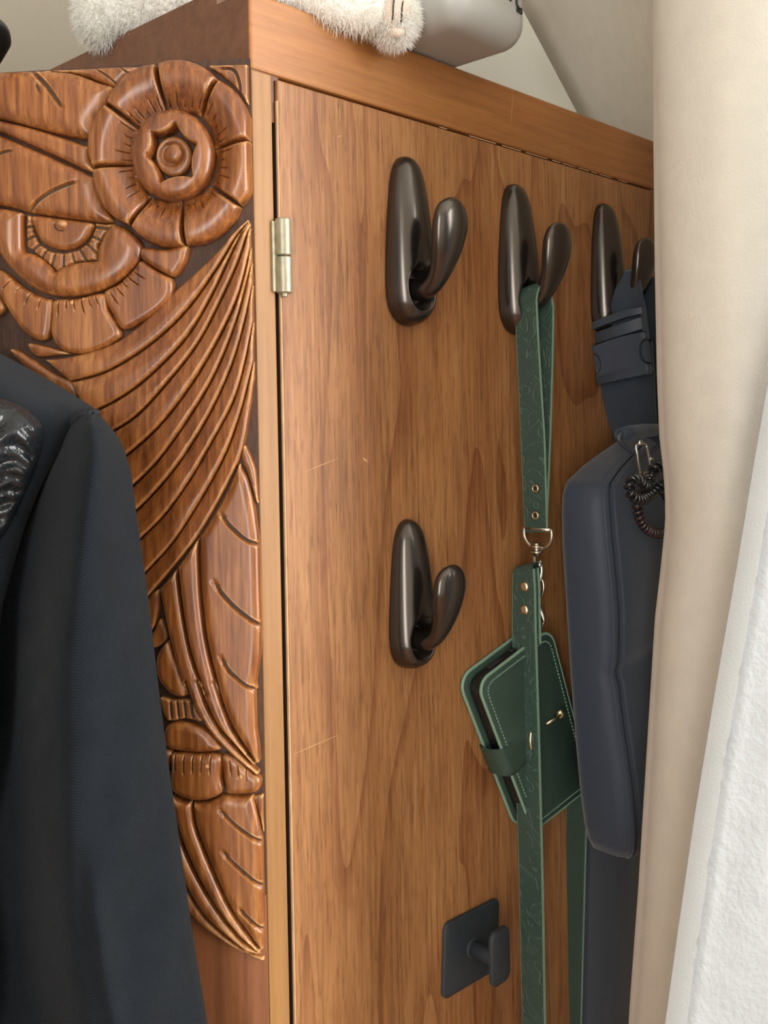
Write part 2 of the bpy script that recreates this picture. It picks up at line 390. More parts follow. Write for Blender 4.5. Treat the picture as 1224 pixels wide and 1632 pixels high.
# frame rails / post / body
bevel(mk('top_rail', *dbox(0, SFAR + 0.006, -0.022, 0, ZD + 0.0015, ZT), M['rail'], WD, smooth=False), 0.0016)
bevel(mk('corner_post', *dbox(0.0005, SD0, -0.022, 0, 0.08, ZD + 0.001), M['post'], WD, smooth=False, label='honey coloured upright beside the door'), 0.0007)
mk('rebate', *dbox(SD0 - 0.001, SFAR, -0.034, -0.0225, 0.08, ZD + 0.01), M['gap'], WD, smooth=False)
bevel(mk('far_post', *dbox(SFAR - 0.018, SFAR, -0.022, -0.0005, 0.08, ZD + 0.001), M['door'], WD, smooth=False), 0.0006)
door = bevel(mk('door', *dbox(SD1, SFAR - 0.0185, -0.0215, 0.0004, 0.10, ZD - 0.0004), M['door'], WD, smooth=False, label='flush veneered door with vertical grain'), 0.0012)
mk('gap_shade_edge', *dbox(SD1 - 0.0004, SD1 + 0.0002, -0.0212, -0.0010, 0.10, ZD - 0.001), M['gap'], door, smooth=False)  # dark strip on the door edge paints in the shade of the deep gap
mk('worn_edge', *dbox(SD1 - 0.00045, SD1 + 0.0002, -0.0009, 0.0005, 0.10, ZD - 0.012), M['edge'], door, smooth=False, label='bare pale edge of the door')
V = []; e = 0
# broken veneer line along the door's top edge
for i, (a, b) in enumerate([(880, 893), (896, 918), (921, 938), (942, 951), (955, 974), (985, 1000), (700, 712), (748, 790), (800, 830), (838, 872)]):
    p, q = DP(a, 155 + .296 * (a - 541), 0.0006), DP(b, 155 + .296 * (b - 541), 0.0006)
    mk('chipped_edge', *box(p - 0.0003 * Z, q - p, 0.00045 * Z, 0.0002 * N), M['edge'], WD, smooth=False)
# scratches
def scratch(pts, wd=0.00028, n=0.0006, par=None):
    P = [DP(x, y, n) for x, y in cr(pts, 5)]
    k = len(P); V = []
    for i, p in enumerate(P):
        ww = wd * math.sin(math.pi * (i + .5) / k) + 0.00006; V += [p - ww * Z * .7 - ww * D * .7, p + ww * Z * .7 + ww * D * .7]
    mk('scratch', V, [(2 * i, 2 * i + 1, 2 * i + 3, 2 * i + 2) for i in range(k - 1)], M['scratch'], par or door)
scratch([(818, 145), (816, 170), (815, 197)], 0.0004, 0.0003, WD)
scratch([(486, 752), (510, 742), (540, 730)]); scratch([(578, 730), (586, 736)], 0.0005); scratch([(468, 1202), (500, 1188), (538, 1172)])
scratch([(541, 170), (542, 195)], 0.0003); scratch([(538, 218), (545, 216)], 0.0006); scratch([(720, 400), (730, 412)], 0.0004)
# left face + body
LN = np.array([-math.sin(AL), -math.cos(AL), 0])
# carved board frame
AC = math.radians(5.8); LC = np.array([-math.cos(AC), math.sin(AC), 0]); NC = np.array([-math.sin(AC), -math.cos(AC), 0])
mk('side_rail', *box(O + (ZC - 0.03) * Z - 0.001 * N, 0.52 * LF, -0.02 * LN, (ZT - ZC + 0.03) * Z), M['siderail'], WD, smooth=False, label='dark brown rail on the wardrobe side')
mk('side_panel', *box(O + 0.08 * Z + 0.02 * D, 0.52 * LF, -0.02 * LN, (ZC - 0.09) * Z), M['siderail'], WD, smooth=False)
def topboard():
    a = DL(0.02, -0.022, ZT); Lp = O + ZT * Z + 0.004 * LF
    p0 = O + ZT * Z + 0.035 * LF + 0.0 * LN; p1 = O + ZT * Z + 0.52 * LF; p2 = p1 + (SFAR - 0.02) * D; p3 = DL(SFAR - 0.01, -0.035, ZT)
    p0b = DL(0.0, -0.028, ZT)
    b = [p0b, p0, p1, p2, p3]; t = [q + 0.0085 * Z for q in b]; n = 5
    return b + t, [tuple(range(n))[::-1], tuple(range(n, 2 * n))] + [(i, (i + 1) % n, n + (i + 1) % n, n + i) for i in range(n)]
mk('top_board', *topboard(), M['siderail'], WD, smooth=False)
mk('back_board', *box(O + 0.52 * LF + 0.08 * Z, (SFAR) * D, 0.01 * N, (ZT - 0.08) * Z), M['siderail'], WD, smooth=False)
mk('far_side', *box(DL(SFAR - 0.018, -0.022, 0.08), 0.50 * LF, 0.018 * D, (ZT - 0.085) * Z), M['door'], WD, smooth=False)
mk('plinth', *join(dbox(0, SFAR, -0.03, -0.004, 0.0, 0.08), box(O + 0.03 * D, 0.5 * LF, -0.02 * LN, 0.08 * Z), box(O + 0.5 * LF + 0.03 * D, 0.03 * D, 0.1 * N, 0.08 * Z)), M['plain'], WD, smooth=False)

# ---- carved board: ground, plain lower part and relief pieces
PO = 0.004
def CP(px, py, h=0.0):
    p = hit(px, py, O + PO * NC, NC); return p + (h - PO) * NC
def zc(py): return CP(400, py)[2]
board = mk('carved_board', *box(O + 0.08 * Z, 0.36 * LC, -0.018 * NC, (ZC - 0.08) * Z), M['ground'], WD, smooth=False, label='carved corner board with flowers, a feathered wing and leaves')
mk('plain_face', *box(O + 0.08 * Z - 0.0002 * D, 0.36 * LC, 0.0016 * NC, (zc(1430) - 0.08) * Z), M['plain'], board, smooth=False, label='plain lower face of the corner board')

def relief(name, outline, H=0.006, wd=9, base=0.0005, fn=None, grooves=(), step=2.8, mat='carve', smoothn=None, prof=0.5, label=None):
    out = resample(outline, 2.4, True)
    ex = inner_points(out, step, (0.9, 2.2, 4.0))
    gl = []
    for g in grooves:
        L_ = resample(cr(g[0], 6), 1.8); gl.append((L_, g[1], g[2]))
        t = np.gradient(L_, axis=0); t /= np.linalg.norm(t, axis=1)[:, None] + 1e-9; nn = np.stack([-t[:, 1], t[:, 0]], 1)
        q = np.concatenate([L_, L_ + nn * g[1] * .5, L_ - nn * g[1] * .5, L_ + nn * g[1], L_ - nn * g[1], L_ + nn * g[1] * 1.5, L_ - nn * g[1] * 1.5])
        q = q[inside(q, out)]; d, _ = pdist(q, out, True); q = q[d > 1.0]
        if len(ex):
            dd, _ = pdist(ex, L_, False); ex = ex[dd > g[1] * 1.7]
        ex = np.concatenate([ex, q])
    pts, fc = cdt(out, ex)
    def height(p):
        d, _ = pdist(p, out, True)
        k = np.clip(d / wd, 0, 1); r = (1 - (1 - k) ** 2) ** prof
        h = base + H * (0.42 + 0.58 * r)
        if fn is not None: h = h * fn(p[:, 0], p[:, 1], d)
        for L_, gw, gd in gl:
            dd, tt = pdist(p, L_, False)
            tap = np.minimum(1, np.minimum(tt * 6 + .25, (1 - tt) * 6 + .25))
            h = h - gd * tap * np.clip(1 - dd / gw, 0, 1)
        return np.maximum(h, 0.0002)
    h = height(pts); n = len(pts)
    V = [CP(p[0], p[1], hh) for p, hh in zip(pts, h)]
    V += [CP(p[0], p[1], -0.0005) for p in pts]
    F2 = list(fc)
    for a, b in edges_open(fc): F2.append((b, a, n + a, n + b))
    used = sorted({i for f in F2 for i in f}); mp = {u: i for i, u in enumerate(used)}
    o = mk(name, [V[i] for i in used], [tuple(mp[i] for i in f) for f in F2], M[mat], board, sharp=62, label=label)
    # grey wax left in the cuts
    for L_, gw, gd in gl:
        if gd < 0.0012: continue
        m = len(L_); t = np.gradient(L_, axis=0); t /= np.linalg.norm(t, axis=1)[:, None] + 1e-9; nn = np.stack([-t[:, 1], t[:, 0]], 1)
        ok = inside(L_, out); 
        if ok.sum() < 3: continue
        hc = height(L_); RV = []
        for i in range(m):
            tp = min(1, 3.5 * i / m + .12, 3.5 * (m - 1 - i) / m + .12); ww = gw * 0.62 * tp
            hh = hc[i] + gd * 0.40 * tp
            RV += [CP(*(L_[i] - nn[i] * ww), hh), CP(*(L_[i] + nn[i] * ww), hh)]
        idx = [i for i in range(m - 1) if ok[i] and ok[i + 1]]
        mk('wax_line', RV, [(2 * i, 2 * i + 1, 2 * i + 3, 2 * i + 2) for i in idx], M['wax'], board)
    return o
def c2(*pts): return [(x / 2.8465, 80 + y / 2.8465) for x, y in pts]
def c3(*pts): return [(x / 2.8465, 350 + y / 2.8465) for x, y in pts]
def c4(*pts): return [(200 + x / 3.886, 700 + y / 3.886) for x, y in pts]
def c5(*pts): return [(230 + x / 2.957, 1080 + y / 2.957) for x, y in pts]
def shrink(P, k):
    P = np.array(P); c = P.mean(0); d = P - c; l = np.linalg.norm(d, axis=1)[:, None]; return c + d * (1 - k / np.maximum(l, 1))

# flower with eight petals (upper right)
fc0 = np.array([277.0, 249.0])
divs = [c2((715, 66), (750, 270)), c2((992, 135), (920, 285)), c2((1134, 412), (985, 440)), c2((1092, 708), (965, 620)),
        c2((845, 888), (825, 690)), c2((600, 803), (672, 676)), c2((428, 540), (605, 518)), c2((488, 246), (625, 350))]
def polar(p): d = np.array(p) - fc0; return math.atan2(d[1], d[0]), np.hypot(*d)
def petal_between(i):
    A, B = divs[i], divs[(i + 1) % 8]
    ao, ro = polar(A[0]); bo, rb = polar(B[0]); ai, ri = polar(A[1]); bi, rbi = polar(B[1])
    if bo < ao: bo += 2 * math.pi
    if bi < ai: bi += 2 * math.pi
    g = 0.012; P = []
    for k in range(13):
        t = k / 12; a = ao + g + (bo - ao - 2 * g) * t
        # ellipse-like outer edge with a slight bulge
        r = ro + (rb - ro) * t + 7.5 * (1 - abs(2 * t - 1) ** 2.4)
        P.append(fc0 + r * np.array([math.cos(a), math.sin(a)]))
    for k in range(9):
        t = 1 - k / 8; a = ai + g * 1.6 + (bi - ai - 3.2 * g) * t; r = ri + (rbi - ri) * t - 6
        P.append(fc0 + r * np.array([math.cos(a), math.sin(a)]))
    P = np.array(P); xr = 397.5 + 0.0175 * (P[:, 1] - 150); P[:, 0] = np.minimum(P[:, 0], xr); P[:, 1] = np.maximum(P[:, 1], 97)
    gr = []
    nl = 5
    for k in range(nl):
        t = (k + 0.7) / (nl + 0.4); a = ai + (bi - ai) * t; r0 = (ri + (rbi - ri) * t)
        ln = 16 + 9 * math.sin(k * 2.1 + i)
        gr.append(([fc0 + (r0 + 1) * np.array([math.cos(a), math.sin(a)]), fc0 + (r0 + ln) * np.array([math.cos(a), math.sin(a)])], 1.6, 0.0011))
    def fn(x, y, d):
        r = np.hypot((x - fc0[0]) / 0.9, y - fc0[1]); k = np.clip((r - 74) / 72, 0, 1)
        return 0.22 + 0.80 * np.sin(np.pi * np.clip(k * 0.86, 0, 1) ** 1.25) + 0.30 * k
    relief('petal', P, 0.0078, 6, fn=fn, grooves=gr)
for i in range(8): petal_between(i)
# raised centre ring with a six-pointed hollow
star = c2((810, 350), (902, 440), (884, 582), (745, 606), (684, 490), (706, 392)); starp = []
for i in range(6):
    a, b = np.array(star[i]), np.array(star[(i + 1) % 6]); m = (a + b) / 2; m = m + (fc0 - m) * 0.13
    starp += [tuple(a), tuple((a + m) / 2 + (fc0 - m) * 0.035), tuple(m), tuple((b + m) / 2 + (fc0 - m) * 0.035)]
def ringpiece(name, outer, inner, H, wd, base, fn=None):
    """annular relief: outer loop with an inner hole"""
    out = resample(outer, 2.4, True); inn = resample(inner, 2.4, True)
    ex = inner_points(out, 2.6, (0.9, 2.2, 4.0)); ei = inner_points(inn, 2.6, (0.9,))
    k = ~inside(ex, inn); ex = ex[k]; dd, _ = pdist(ex, inn, True); ex = ex[dd > 1.5]
    P = np.array(inn); t = np.roll(P, -1, 0) - np.roll(P, 1, 0); t /= np.linalg.norm(t, axis=1)[:, None]; nn = np.stack([-t[:, 1], t[:, 0]], 1)
    for r in (0.9, 2.2):
        for sg in (1, -1):
            Q = P + sg * r * nn; Q = Q[~inside(Q, inn)]; d, _ = pdist(Q, inn, True); ex = np.concatenate([ex, Q[d > .85 * r]])
    n1, n2 = len(out), len(inn)
    pts = [Vector(map(float, p)) for p in np.concatenate([out, inn, ex])]
    ed = [(i, (i + 1) % n1) for i in range(n1)] + [(n1 + i, n1 + (i + 1) % n2) for i in range(n2)]
    v, e_, f, *_ = delaunay_2d_cdt(pts, ed, [], 1, 1e-4); p = np.array([(q.x, q.y) for q in v])
    f = [tuple(q) for q in f]; cen = np.array([p[list(q)].mean(0) for q in f]); f = [q for q, ins, o_ in zip(f, inside(cen, inn), inside(cen, out)) if o_ and not ins]
    d1, _ = pdist(p, out, True); d2, _ = pdist(p, inn, True); d = np.minimum(d1, d2 * 4.5)
    r = np.sqrt(1 - (1 - np.clip(d / wd, 0, 1)) ** 2); h = base + H * (0.35 + 0.65 * r)
    if fn is not None: h = h * fn(p[:, 0], p[:, 1])
    n = len(p); V = [CP(q[0], q[1], hh) for q, hh in zip(p, h)] + [CP(q[0], q[1], 0.0003) for q in p]
    F2 = list(f) + [(b, a, n + a, n + b) for a, b in edges_open(f)]
    used = sorted({i for q in F2 for i in q}); mp = {u: i for i, u in enumerate(used)}
    return mk(name, [V[i] for i in used], [tuple(mp[i] for i in q) for q in F2], M['carve'], board, sharp=62)
ell = lambda cx, cy, rx, ry, n=48: [(cx + rx * math.cos(2 * math.pi * k / n), cy + ry * math.sin(2 * math.pi * k / n)) for k in range(n)]
ringpiece('flower_ring', ell(277.5, 248.8, 65, 72.5), starp, 0.0088, 20, 0.002)
relief('flower_cup', ell(277, 249, 29, 32.5), 0.0048, 6, fn=lambda x, y, d: 1 - 0.35 * np.exp(-((np.hypot(x - 274, y - 247) - 15) / 4) ** 2))
relief('flower_button', ell(280, 245, 14, 16.5), 0.0072, 9)

# lower half flower
relief('flower_disc', cr(c3((148, -16), (156, 40), (188, 98), (240, 130), (290, 138), (350, 122), (390, 90), (418, 40), (412, 14), (330, 2), (240, -10)), 6, True), 0.0050, 10,
       grooves=[(c3((252, 20), (256, 38), (272, 52), (292, 52)), 2.0, 0.0015)])
relief('flower_button', ell(101, 358, 9, 8), 0.0066, 6)
tp = c3((118, -24), (112, 30), (118, 120), (175, 165), (255, 230), (340, 190), (432, 180), (440, 110), (505, 18), (428, 14), (424, 45), (400, 100), (345, 138), (285, 152), (225, 143), (175, 110), (145, 50), (138, -18))
gr = []
for k in range(11):
    a = math.radians(8 + k * 16.5); c0 = np.array(c3((285, 10))[0]); gr.append(([c0 + np.array([math.cos(a) * 47, math.sin(a) * 51]), c0 + np.array([math.cos(a) * 72, math.sin(a) * 78])], 3.2, 0.0016))
relief('toothed_ring', tp, 0.0026, 5, grooves=gr)
relief('flower_collar', list(cr(c3((-60, -56), (0, -50), (60, -40), (104, -28)), 5)) + list(c3((104, 130), (108, 148))) + list(cr(c3((108, 148), (160, 160), (210, 195), (252, 242)), 5)[1:]) +
       list(cr(c3((252, 242), (300, 212), (370, 195), (447, 190)), 5)[1:]) + list(cr(c3((447, 190), (452, 130), (480, 70), (517, 20)), 5)[1:]) +
       list(cr(c3((517, 20), (580, 45), (640, 105), (643, 165), (600, 235), (520, 295), (440, 330), (340, 350), (240, 345), (150, 308), (80, 250), (20, 180), (-60, 60)), 5)[1:]), 0.0085, 24)
def lowpetal(pts, nl, inner, seed):
    gr = []
    c0 = np.array(c3((290, 20))[0])
    for k in range(nl):
        t = (k + .6) / (nl + .2); p = np.array(inner[0]) * (1 - t) + np.array(inner[1]) * t; d = p - c0; d /= np.linalg.norm(d)
        gr.append(([p, p + d * (18 + 6 * math.sin(k * 2 + seed))], 1.6, 0.0011))
    c_ = np.mean(pts, 0); relief('petal', cr([tuple(c_ + (np.array(p) - c_) * 1.05) for p in pts], 6, True), 0.0062, 9, grooves=gr)
lowpetal(c3((655, 130), (750, 138), (842, 120), (845, 165), (825, 215), (788, 255), (735, 235), (650, 180)), 0, None, 0)
lowpetal(c3((645, 195), (715, 240), (775, 275), (778, 335), (735, 395), (650, 455), (565, 492), (520, 430), (482, 335), (550, 290), (610, 230)), 5, c3((490, 345), (630, 225)), 1)
lowpetal(c3((468, 342), (490, 410), (540, 505), (515, 550), (420, 595), (330, 603), (275, 578), (242, 520), (245, 440), (255, 372), (350, 365)), 6, c3((255, 375), (460, 350)), 2)
lowpetal(c3((235, 372), (235, 450), (218, 530), (165, 540), (105, 498), (50, 420), (0, 330), (-25, 250), (20, 240), (110, 312), (180, 350)), 4, c3((30, 262), (225, 365)), 3)
lowpetal(c3((-35, 240), (-10, 320), (20, 400), (-40, 430), (-110, 330), (-120, 200), (-60, 160)), 3, c3((-100, 190), (-30, 240)), 4)

# leaves at upper left
relief('leaf', list(c2((-150, 108), (0, 103), (150, 98))) + cr(c2((165, 96), (330, 108), (450, 150), (515, 175), (488, 250), (440, 320), (418, 398), (300, 390), (150, 350), (0, 312), (-150, 285)), 6), 0.0078, 26,
       grooves=[(c2((150, 100), (205, 150), (250, 205), (292, 268)), 4.5, 0.003), (c2((180, 165), (192, 200)), 3, 0.0015)])
relief('leaf', cr(c2((190, 92), (330, 86), (520, 76), (640, 78), (575, 115), (520, 165), (440, 138), (330, 102)), 6, True), 0.0045, 10,
       grooves=[(c2((435, 85), (490, 120), (535, 158)), 2, 0.0015), (c2((545, 80), (597, 112)), 2, 0.0015)])
relief('leaf', cr(c2((-150, 290), (0, 320), (150, 356), (300, 402), (408, 440)), 6) + cr(c2((410, 500), (428, 558), (300, 505), (200, 458), (100, 413), (0, 372), (-150, 325)), 6), 0.0062, 9)
relief('leaf', cr(c2((-150, 335), (0, 388), (200, 472), (340, 535), (432, 580)), 6) + cr(c2((450, 660), (480, 720), (508, 778), (400, 775), (160, 742), (60, 716), (0, 706), (-150, 690)), 6), 0.0066, 22,
       grooves=[(c2((140, 733), (180, 690), (235, 650), (300, 620), (352, 602)), 4, 0.0028), (c2((-10, 487), (25, 470), (62, 460)), 3, 0.002)])
relief('corner_scroll', c2((945, 66), (1120, 62), (1124, 240)) + cr(c2((1118, 238), (1092, 195), (1050, 150), (1000, 108), (950, 78)), 5), 0.0036, 3.5, grooves=[(c2((1000, 82), (1045, 84), (1072, 105), (1086, 150), (1090, 195)), 3.0, 0.0026)])

# wing: feathers between successive lines
LN_ = [c3((200, 634), (320, 618), (500, 565), (634, 474), (770, 340), (872, 250), (985, 140), (1052, 60), (1122, -4)),
       c3((322, 735), (470, 694), (620, 610), (760, 500), (880, 370), (1000, 195), (1065, 85), (1126, 5)),
       c3((400, 885), (560, 800), (700, 690), (850, 530), (960, 345), (1045, 165), (1095, 60), (1129, 10)),
       c3((470, 985), (620, 890), (760, 740), (900, 560), (1010, 350), (1085, 180), (1132, 30)),
       c3((520, 1115), (700, 960), (840, 790), (960, 600), (1060, 400), (1105, 260), (1136, 120)),
       c3((560, 1250), (720, 1090), (870, 880), (980, 690), (1065, 480), (1110, 320), (1140, 190)),
       c3((580, 1350), (660, 1281), (800, 1120), (930, 920), (1040, 690), (1105, 480), (1144, 290)),
       c4((40, 670), (95, 615), (240, 470), (400, 250), (545, 0)) + c3((1060, 820), (1110, 650), (1147, 460)),
       c4((60, 895), (115, 835), (300, 630), (480, 350), (590, 150), (655, 0)) + c3((1100, 840), (1149, 640)),
       c4((70, 1050), (130, 990), (330, 760), (460, 590), (600, 350), (700, 140), (738, 0)) + c3((1130, 870), (1152, 720))]
for i in range(9):
    A = resample(cr(LN_[i], 6), 6); B = resample(cr(LN_[i + 1], 6), 6); k = 50
    A = resample(A, np.linalg.norm(np.diff(A, axis=0), axis=1).sum() / k); B = resample(B, np.linalg.norm(np.diff(B, axis=0), axis=1).sum() / k)
    n = min(len(A), len(B)); A, B = A[:n], B[:n]
    dv = B - A; l = np.linalg.norm(dv, axis=1)[:, None] + 1e-6; g = np.minimum(0.9, l * 0.22) / l
    A2, B2 = A + dv * g, B - dv * g
    ok = (l[:, 0] > 1.2)
    poly = np.concatenate([A2[ok], B2[ok][::-1]])
    top = 0.0062
    def fn(x, y, d, A=A): 
        da, _ = pdist(np.stack([x, y], 1), A, False); return 0.74 + 0.26 * np.clip(da / 22, 0, 1) ** 1.2
    relief('feather', poly, top - 0.00025 * abs(i - 3), 4.2, fn=fn, step=2.8)
relief('feather_tip', cr(c3((150, 640), (230, 690), (330, 740), (345, 800), (300, 800), (180, 720), (90, 650), (40, 590), (90, 600)), 6, True), 0.0035, 8)
relief('leaf_tip', cr(c3((125, 562), (200, 572), (310, 605), (240, 618), (160, 618)), 6, True), 0.0042, 5)

# tail leaves below the wing
relief('tail_leaf', cr(c4((463, 600), (520, 515), (610, 365), (702, 160)), 6) + cr(c4((706, 150), (760, 265), (800, 440), (818, 570), (824, 640)), 6) + c4((826, 760), (832, 1000), (838, 1150), (835, 1330), (808, 1505), (815, 1550)) +
       c5((522, 60), (528, 240), (540, 330), (543, 398)) + cr(c5((530, 405), (484, 335), (405, 205), (335, 5)), 6) + cr(c4((590, 1580), (515, 1280), (477, 1000), (462, 750), (463, 610)), 6), 0.0060, 14,
       grooves=[(c4((598, 455), (640, 520), (690, 570), (750, 620), (826, 655)), 4.2, 0.003), (c4((558, 885), (610, 960), (680, 1035), (760, 1100), (838, 1155)), 4.6, 0.003),
                (c4((600, 1348), (640, 1420), (690, 1470), (750, 1520), (812, 1550)), 4.2, 0.003)])
relief('tail_leaf', cr(c4((735, 40), (790, 160), (808, 260), (815, 400), (790, 330), (755, 215), (715, 110)), 6, True), 0.003, 5)
relief('tail_leaf', cr(c4((325, 790), (380, 715), (452, 615)), 5) + cr(c4((452, 750), (466, 1000), (505, 1285), (580, 1590)), 6) + cr(c5((330, 20), (398, 212), (476, 340), (524, 408)), 6) +
       cr(c5((515, 410), (430, 318), (350, 225), (295, 120), (262, 20)), 6) + cr(c4((500, 1580), (408, 1320), (356, 1050), (328, 810)), 6), 0.0062, 9)
relief('tail_leaf', cr(c4((212, 925), (265, 865), (316, 805)), 5) + cr(c4((320, 830), (348, 1050), (400, 1325), (490, 1585)), 6) + cr(c5((250, 15), (288, 122), (345, 230), (425, 325), (510, 415), (540, 445)), 6) +
       cr(c5((535, 462), (400, 352), (300, 242), (240, 140), (195, 20)), 6) + cr(c4((380, 1590), (312, 1380), (255, 1150), (216, 950)), 6), 0.0058, 8)
relief('bud', cr(c4((130, 1000), (200, 935), (210, 1010), (200, 1090), (165, 1180), (100, 1180)), 6, True), 0.004, 6)
relief('bud', cr(c4((170, 1190), (205, 1120), (235, 1140), (255, 1230), (200, 1290), (120, 1290)), 6, True), 0.0035, 5)
relief('leaf', cr(c4((190, 1360), (215, 1300), (262, 1255), (300, 1330), (345, 1450), (378, 1570), (340, 1598), (270, 1570), (215, 1510), (190, 1440)), 6, True), 0.0052, 10)
relief('toothed_patch', cr(c5((70, 100), (130, 108), (205, 108), (245, 160), (268, 210), (190, 198), (105, 205)), 5, True), 0.0030, 5, grooves=[(c5((120 + 32 * k, 112), (126 + 34 * k, 196)), 3, 0.0014) for k in range(4)])
relief('bud', cr(c5((105, 228), (180, 212), (280, 240), (330, 285), (362, 338), (250, 352), (130, 338), (90, 300)), 6, True), 0.0058, 12)
relief('petal', cr(c5((134, 355), (250, 360), (360, 368), (364, 470), (370, 538), (300, 574), (220, 575), (145, 543), (124, 500), (126, 420)), 6, True), 0.0062, 11,
       grooves=[(c5((150 + 42 * k, 362), (150 + 41 * k, 440 + 8 * (k % 2))), 1.8, 0.0012) for k in range(5)])
relief('petal', cr(c5((370, 368), (425, 372), (500, 438), (545, 475), (543, 525), (500, 546), (400, 548), (385, 515), (372, 450)), 6, True), 0.0055, 10,
       grooves=[(c5((405 + 38 * k, 385 + 22 * k), (412 + 36 * k, 450 + 12 * k)), 1.8, 0.001) for k in range(3)])
relief('petal', cr(c5((60, 350), (128, 352), (116, 420), (112, 500), (70, 500)), 5, True), 0.0045, 8)
relief('tail_leaf', cr(c5((232, 590), (300, 588), (374, 556), (440, 562), (508, 560)), 5) + cr(c5((520, 600), (540, 680), (556, 770)), 5) + c5((558, 900), (562, 1080), (564, 1190), (560, 1280)) +
       cr(c5((553, 1285), (500, 1215), (405, 1075), (306, 860), (246, 700), (231, 610)), 6), 0.0060, 14,
       grooves=[(c5((370, 625), (410, 668), (450, 702), (505, 742), (562, 778)), 4.2, 0.003), (c5((378, 815), (412, 855), (450, 890), (505, 938), (563, 985)), 4.2, 0.003), (c5((455, 1085), (505, 1135), (566, 1192)), 4, 0.0028)])
relief('tail_leaf', cr(c5((508, 568), (530, 560), (556, 560)), 3) + cr(c5((556, 640), (558, 740), (545, 680), (525, 610)), 3), 0.0022, 4)
relief('tail_leaf', cr(c5((132, 560), (180, 582), (222, 588)), 4) + cr(c5((226, 620), (240, 705), (299, 862), (398, 1080), (495, 1222), (548, 1292)), 6) + cr(c5((540, 1296), (440, 1205), (325, 1055), (225, 872), (156, 690), (134, 590)), 6), 0.0062, 9)
relief('tail_leaf', cr(c5((80, 560), (124, 560), (148, 690), (216, 875), (318, 1062), (435, 1213), (545, 1305)), 6) + cr(c5((480, 1288), (400, 1225), (292, 1125), (212, 1005), (140, 850), (60, 700)), 6), 0.0058, 8)
relief('tail_leaf', cr(c5((150, 900), (208, 1012), (288, 1134), (398, 1236), (480, 1300), (562, 1322)), 6) + cr(c5((562, 1338), (470, 1300), (350, 1232), (235, 1140), (150, 1020)), 6), 0.0045, 7)

# hinge
hg = DP(448, 408, 0.003); hs, hn, hz = snz(hg)
ztop, zbot = DP(447, 348, 0.003)[2], DP(450, 467, 0.003)[2]; zm = DP(449, 408, 0.003)[2]
hinge = mk('hinge', *dbox(SD0 - 0.0028, SD0 + 0.0008, -0.004, 0.0016, zbot + 0.0006, ztop - 0.0015), M['brass'], WD, smooth=False, label='worn brass butt hinge'); bevel(hinge, 0.0004)
hc = SD0 + 0.0036
def cyl(p0, p1, r, sides=20, ch=0.0006):
    p0 = np.array(p0); p1 = np.array(p1); t = (p1 - p0) / np.linalg.norm(p1 - p0)
    return tube([p0, p0 + t * ch, p1 - t * ch, p1], [r - ch, r, r, r - ch], sides)
mk('hinge_knuckle', *cyl(DL(hc, 0.0028, zm + 0.0002), DL(hc, 0.0028, ztop), 0.0044), M['brass'], hinge, sharp=40)
mk('hinge_knuckle', *cyl(DL(hc + 0.0001, 0.0028, zbot), DL(hc + 0.0001, 0.0028, zm - 0.0002), 0.0043), M['brass'], hinge, sharp=40)
mk('hinge_pin', *cyl(DL(hc, 0.0028, zbot - 0.002), DL(hc, 0.0028, zbot + 0.001), 0.0018, 12, 0.0003), M['brass'], hinge, sharp=40)

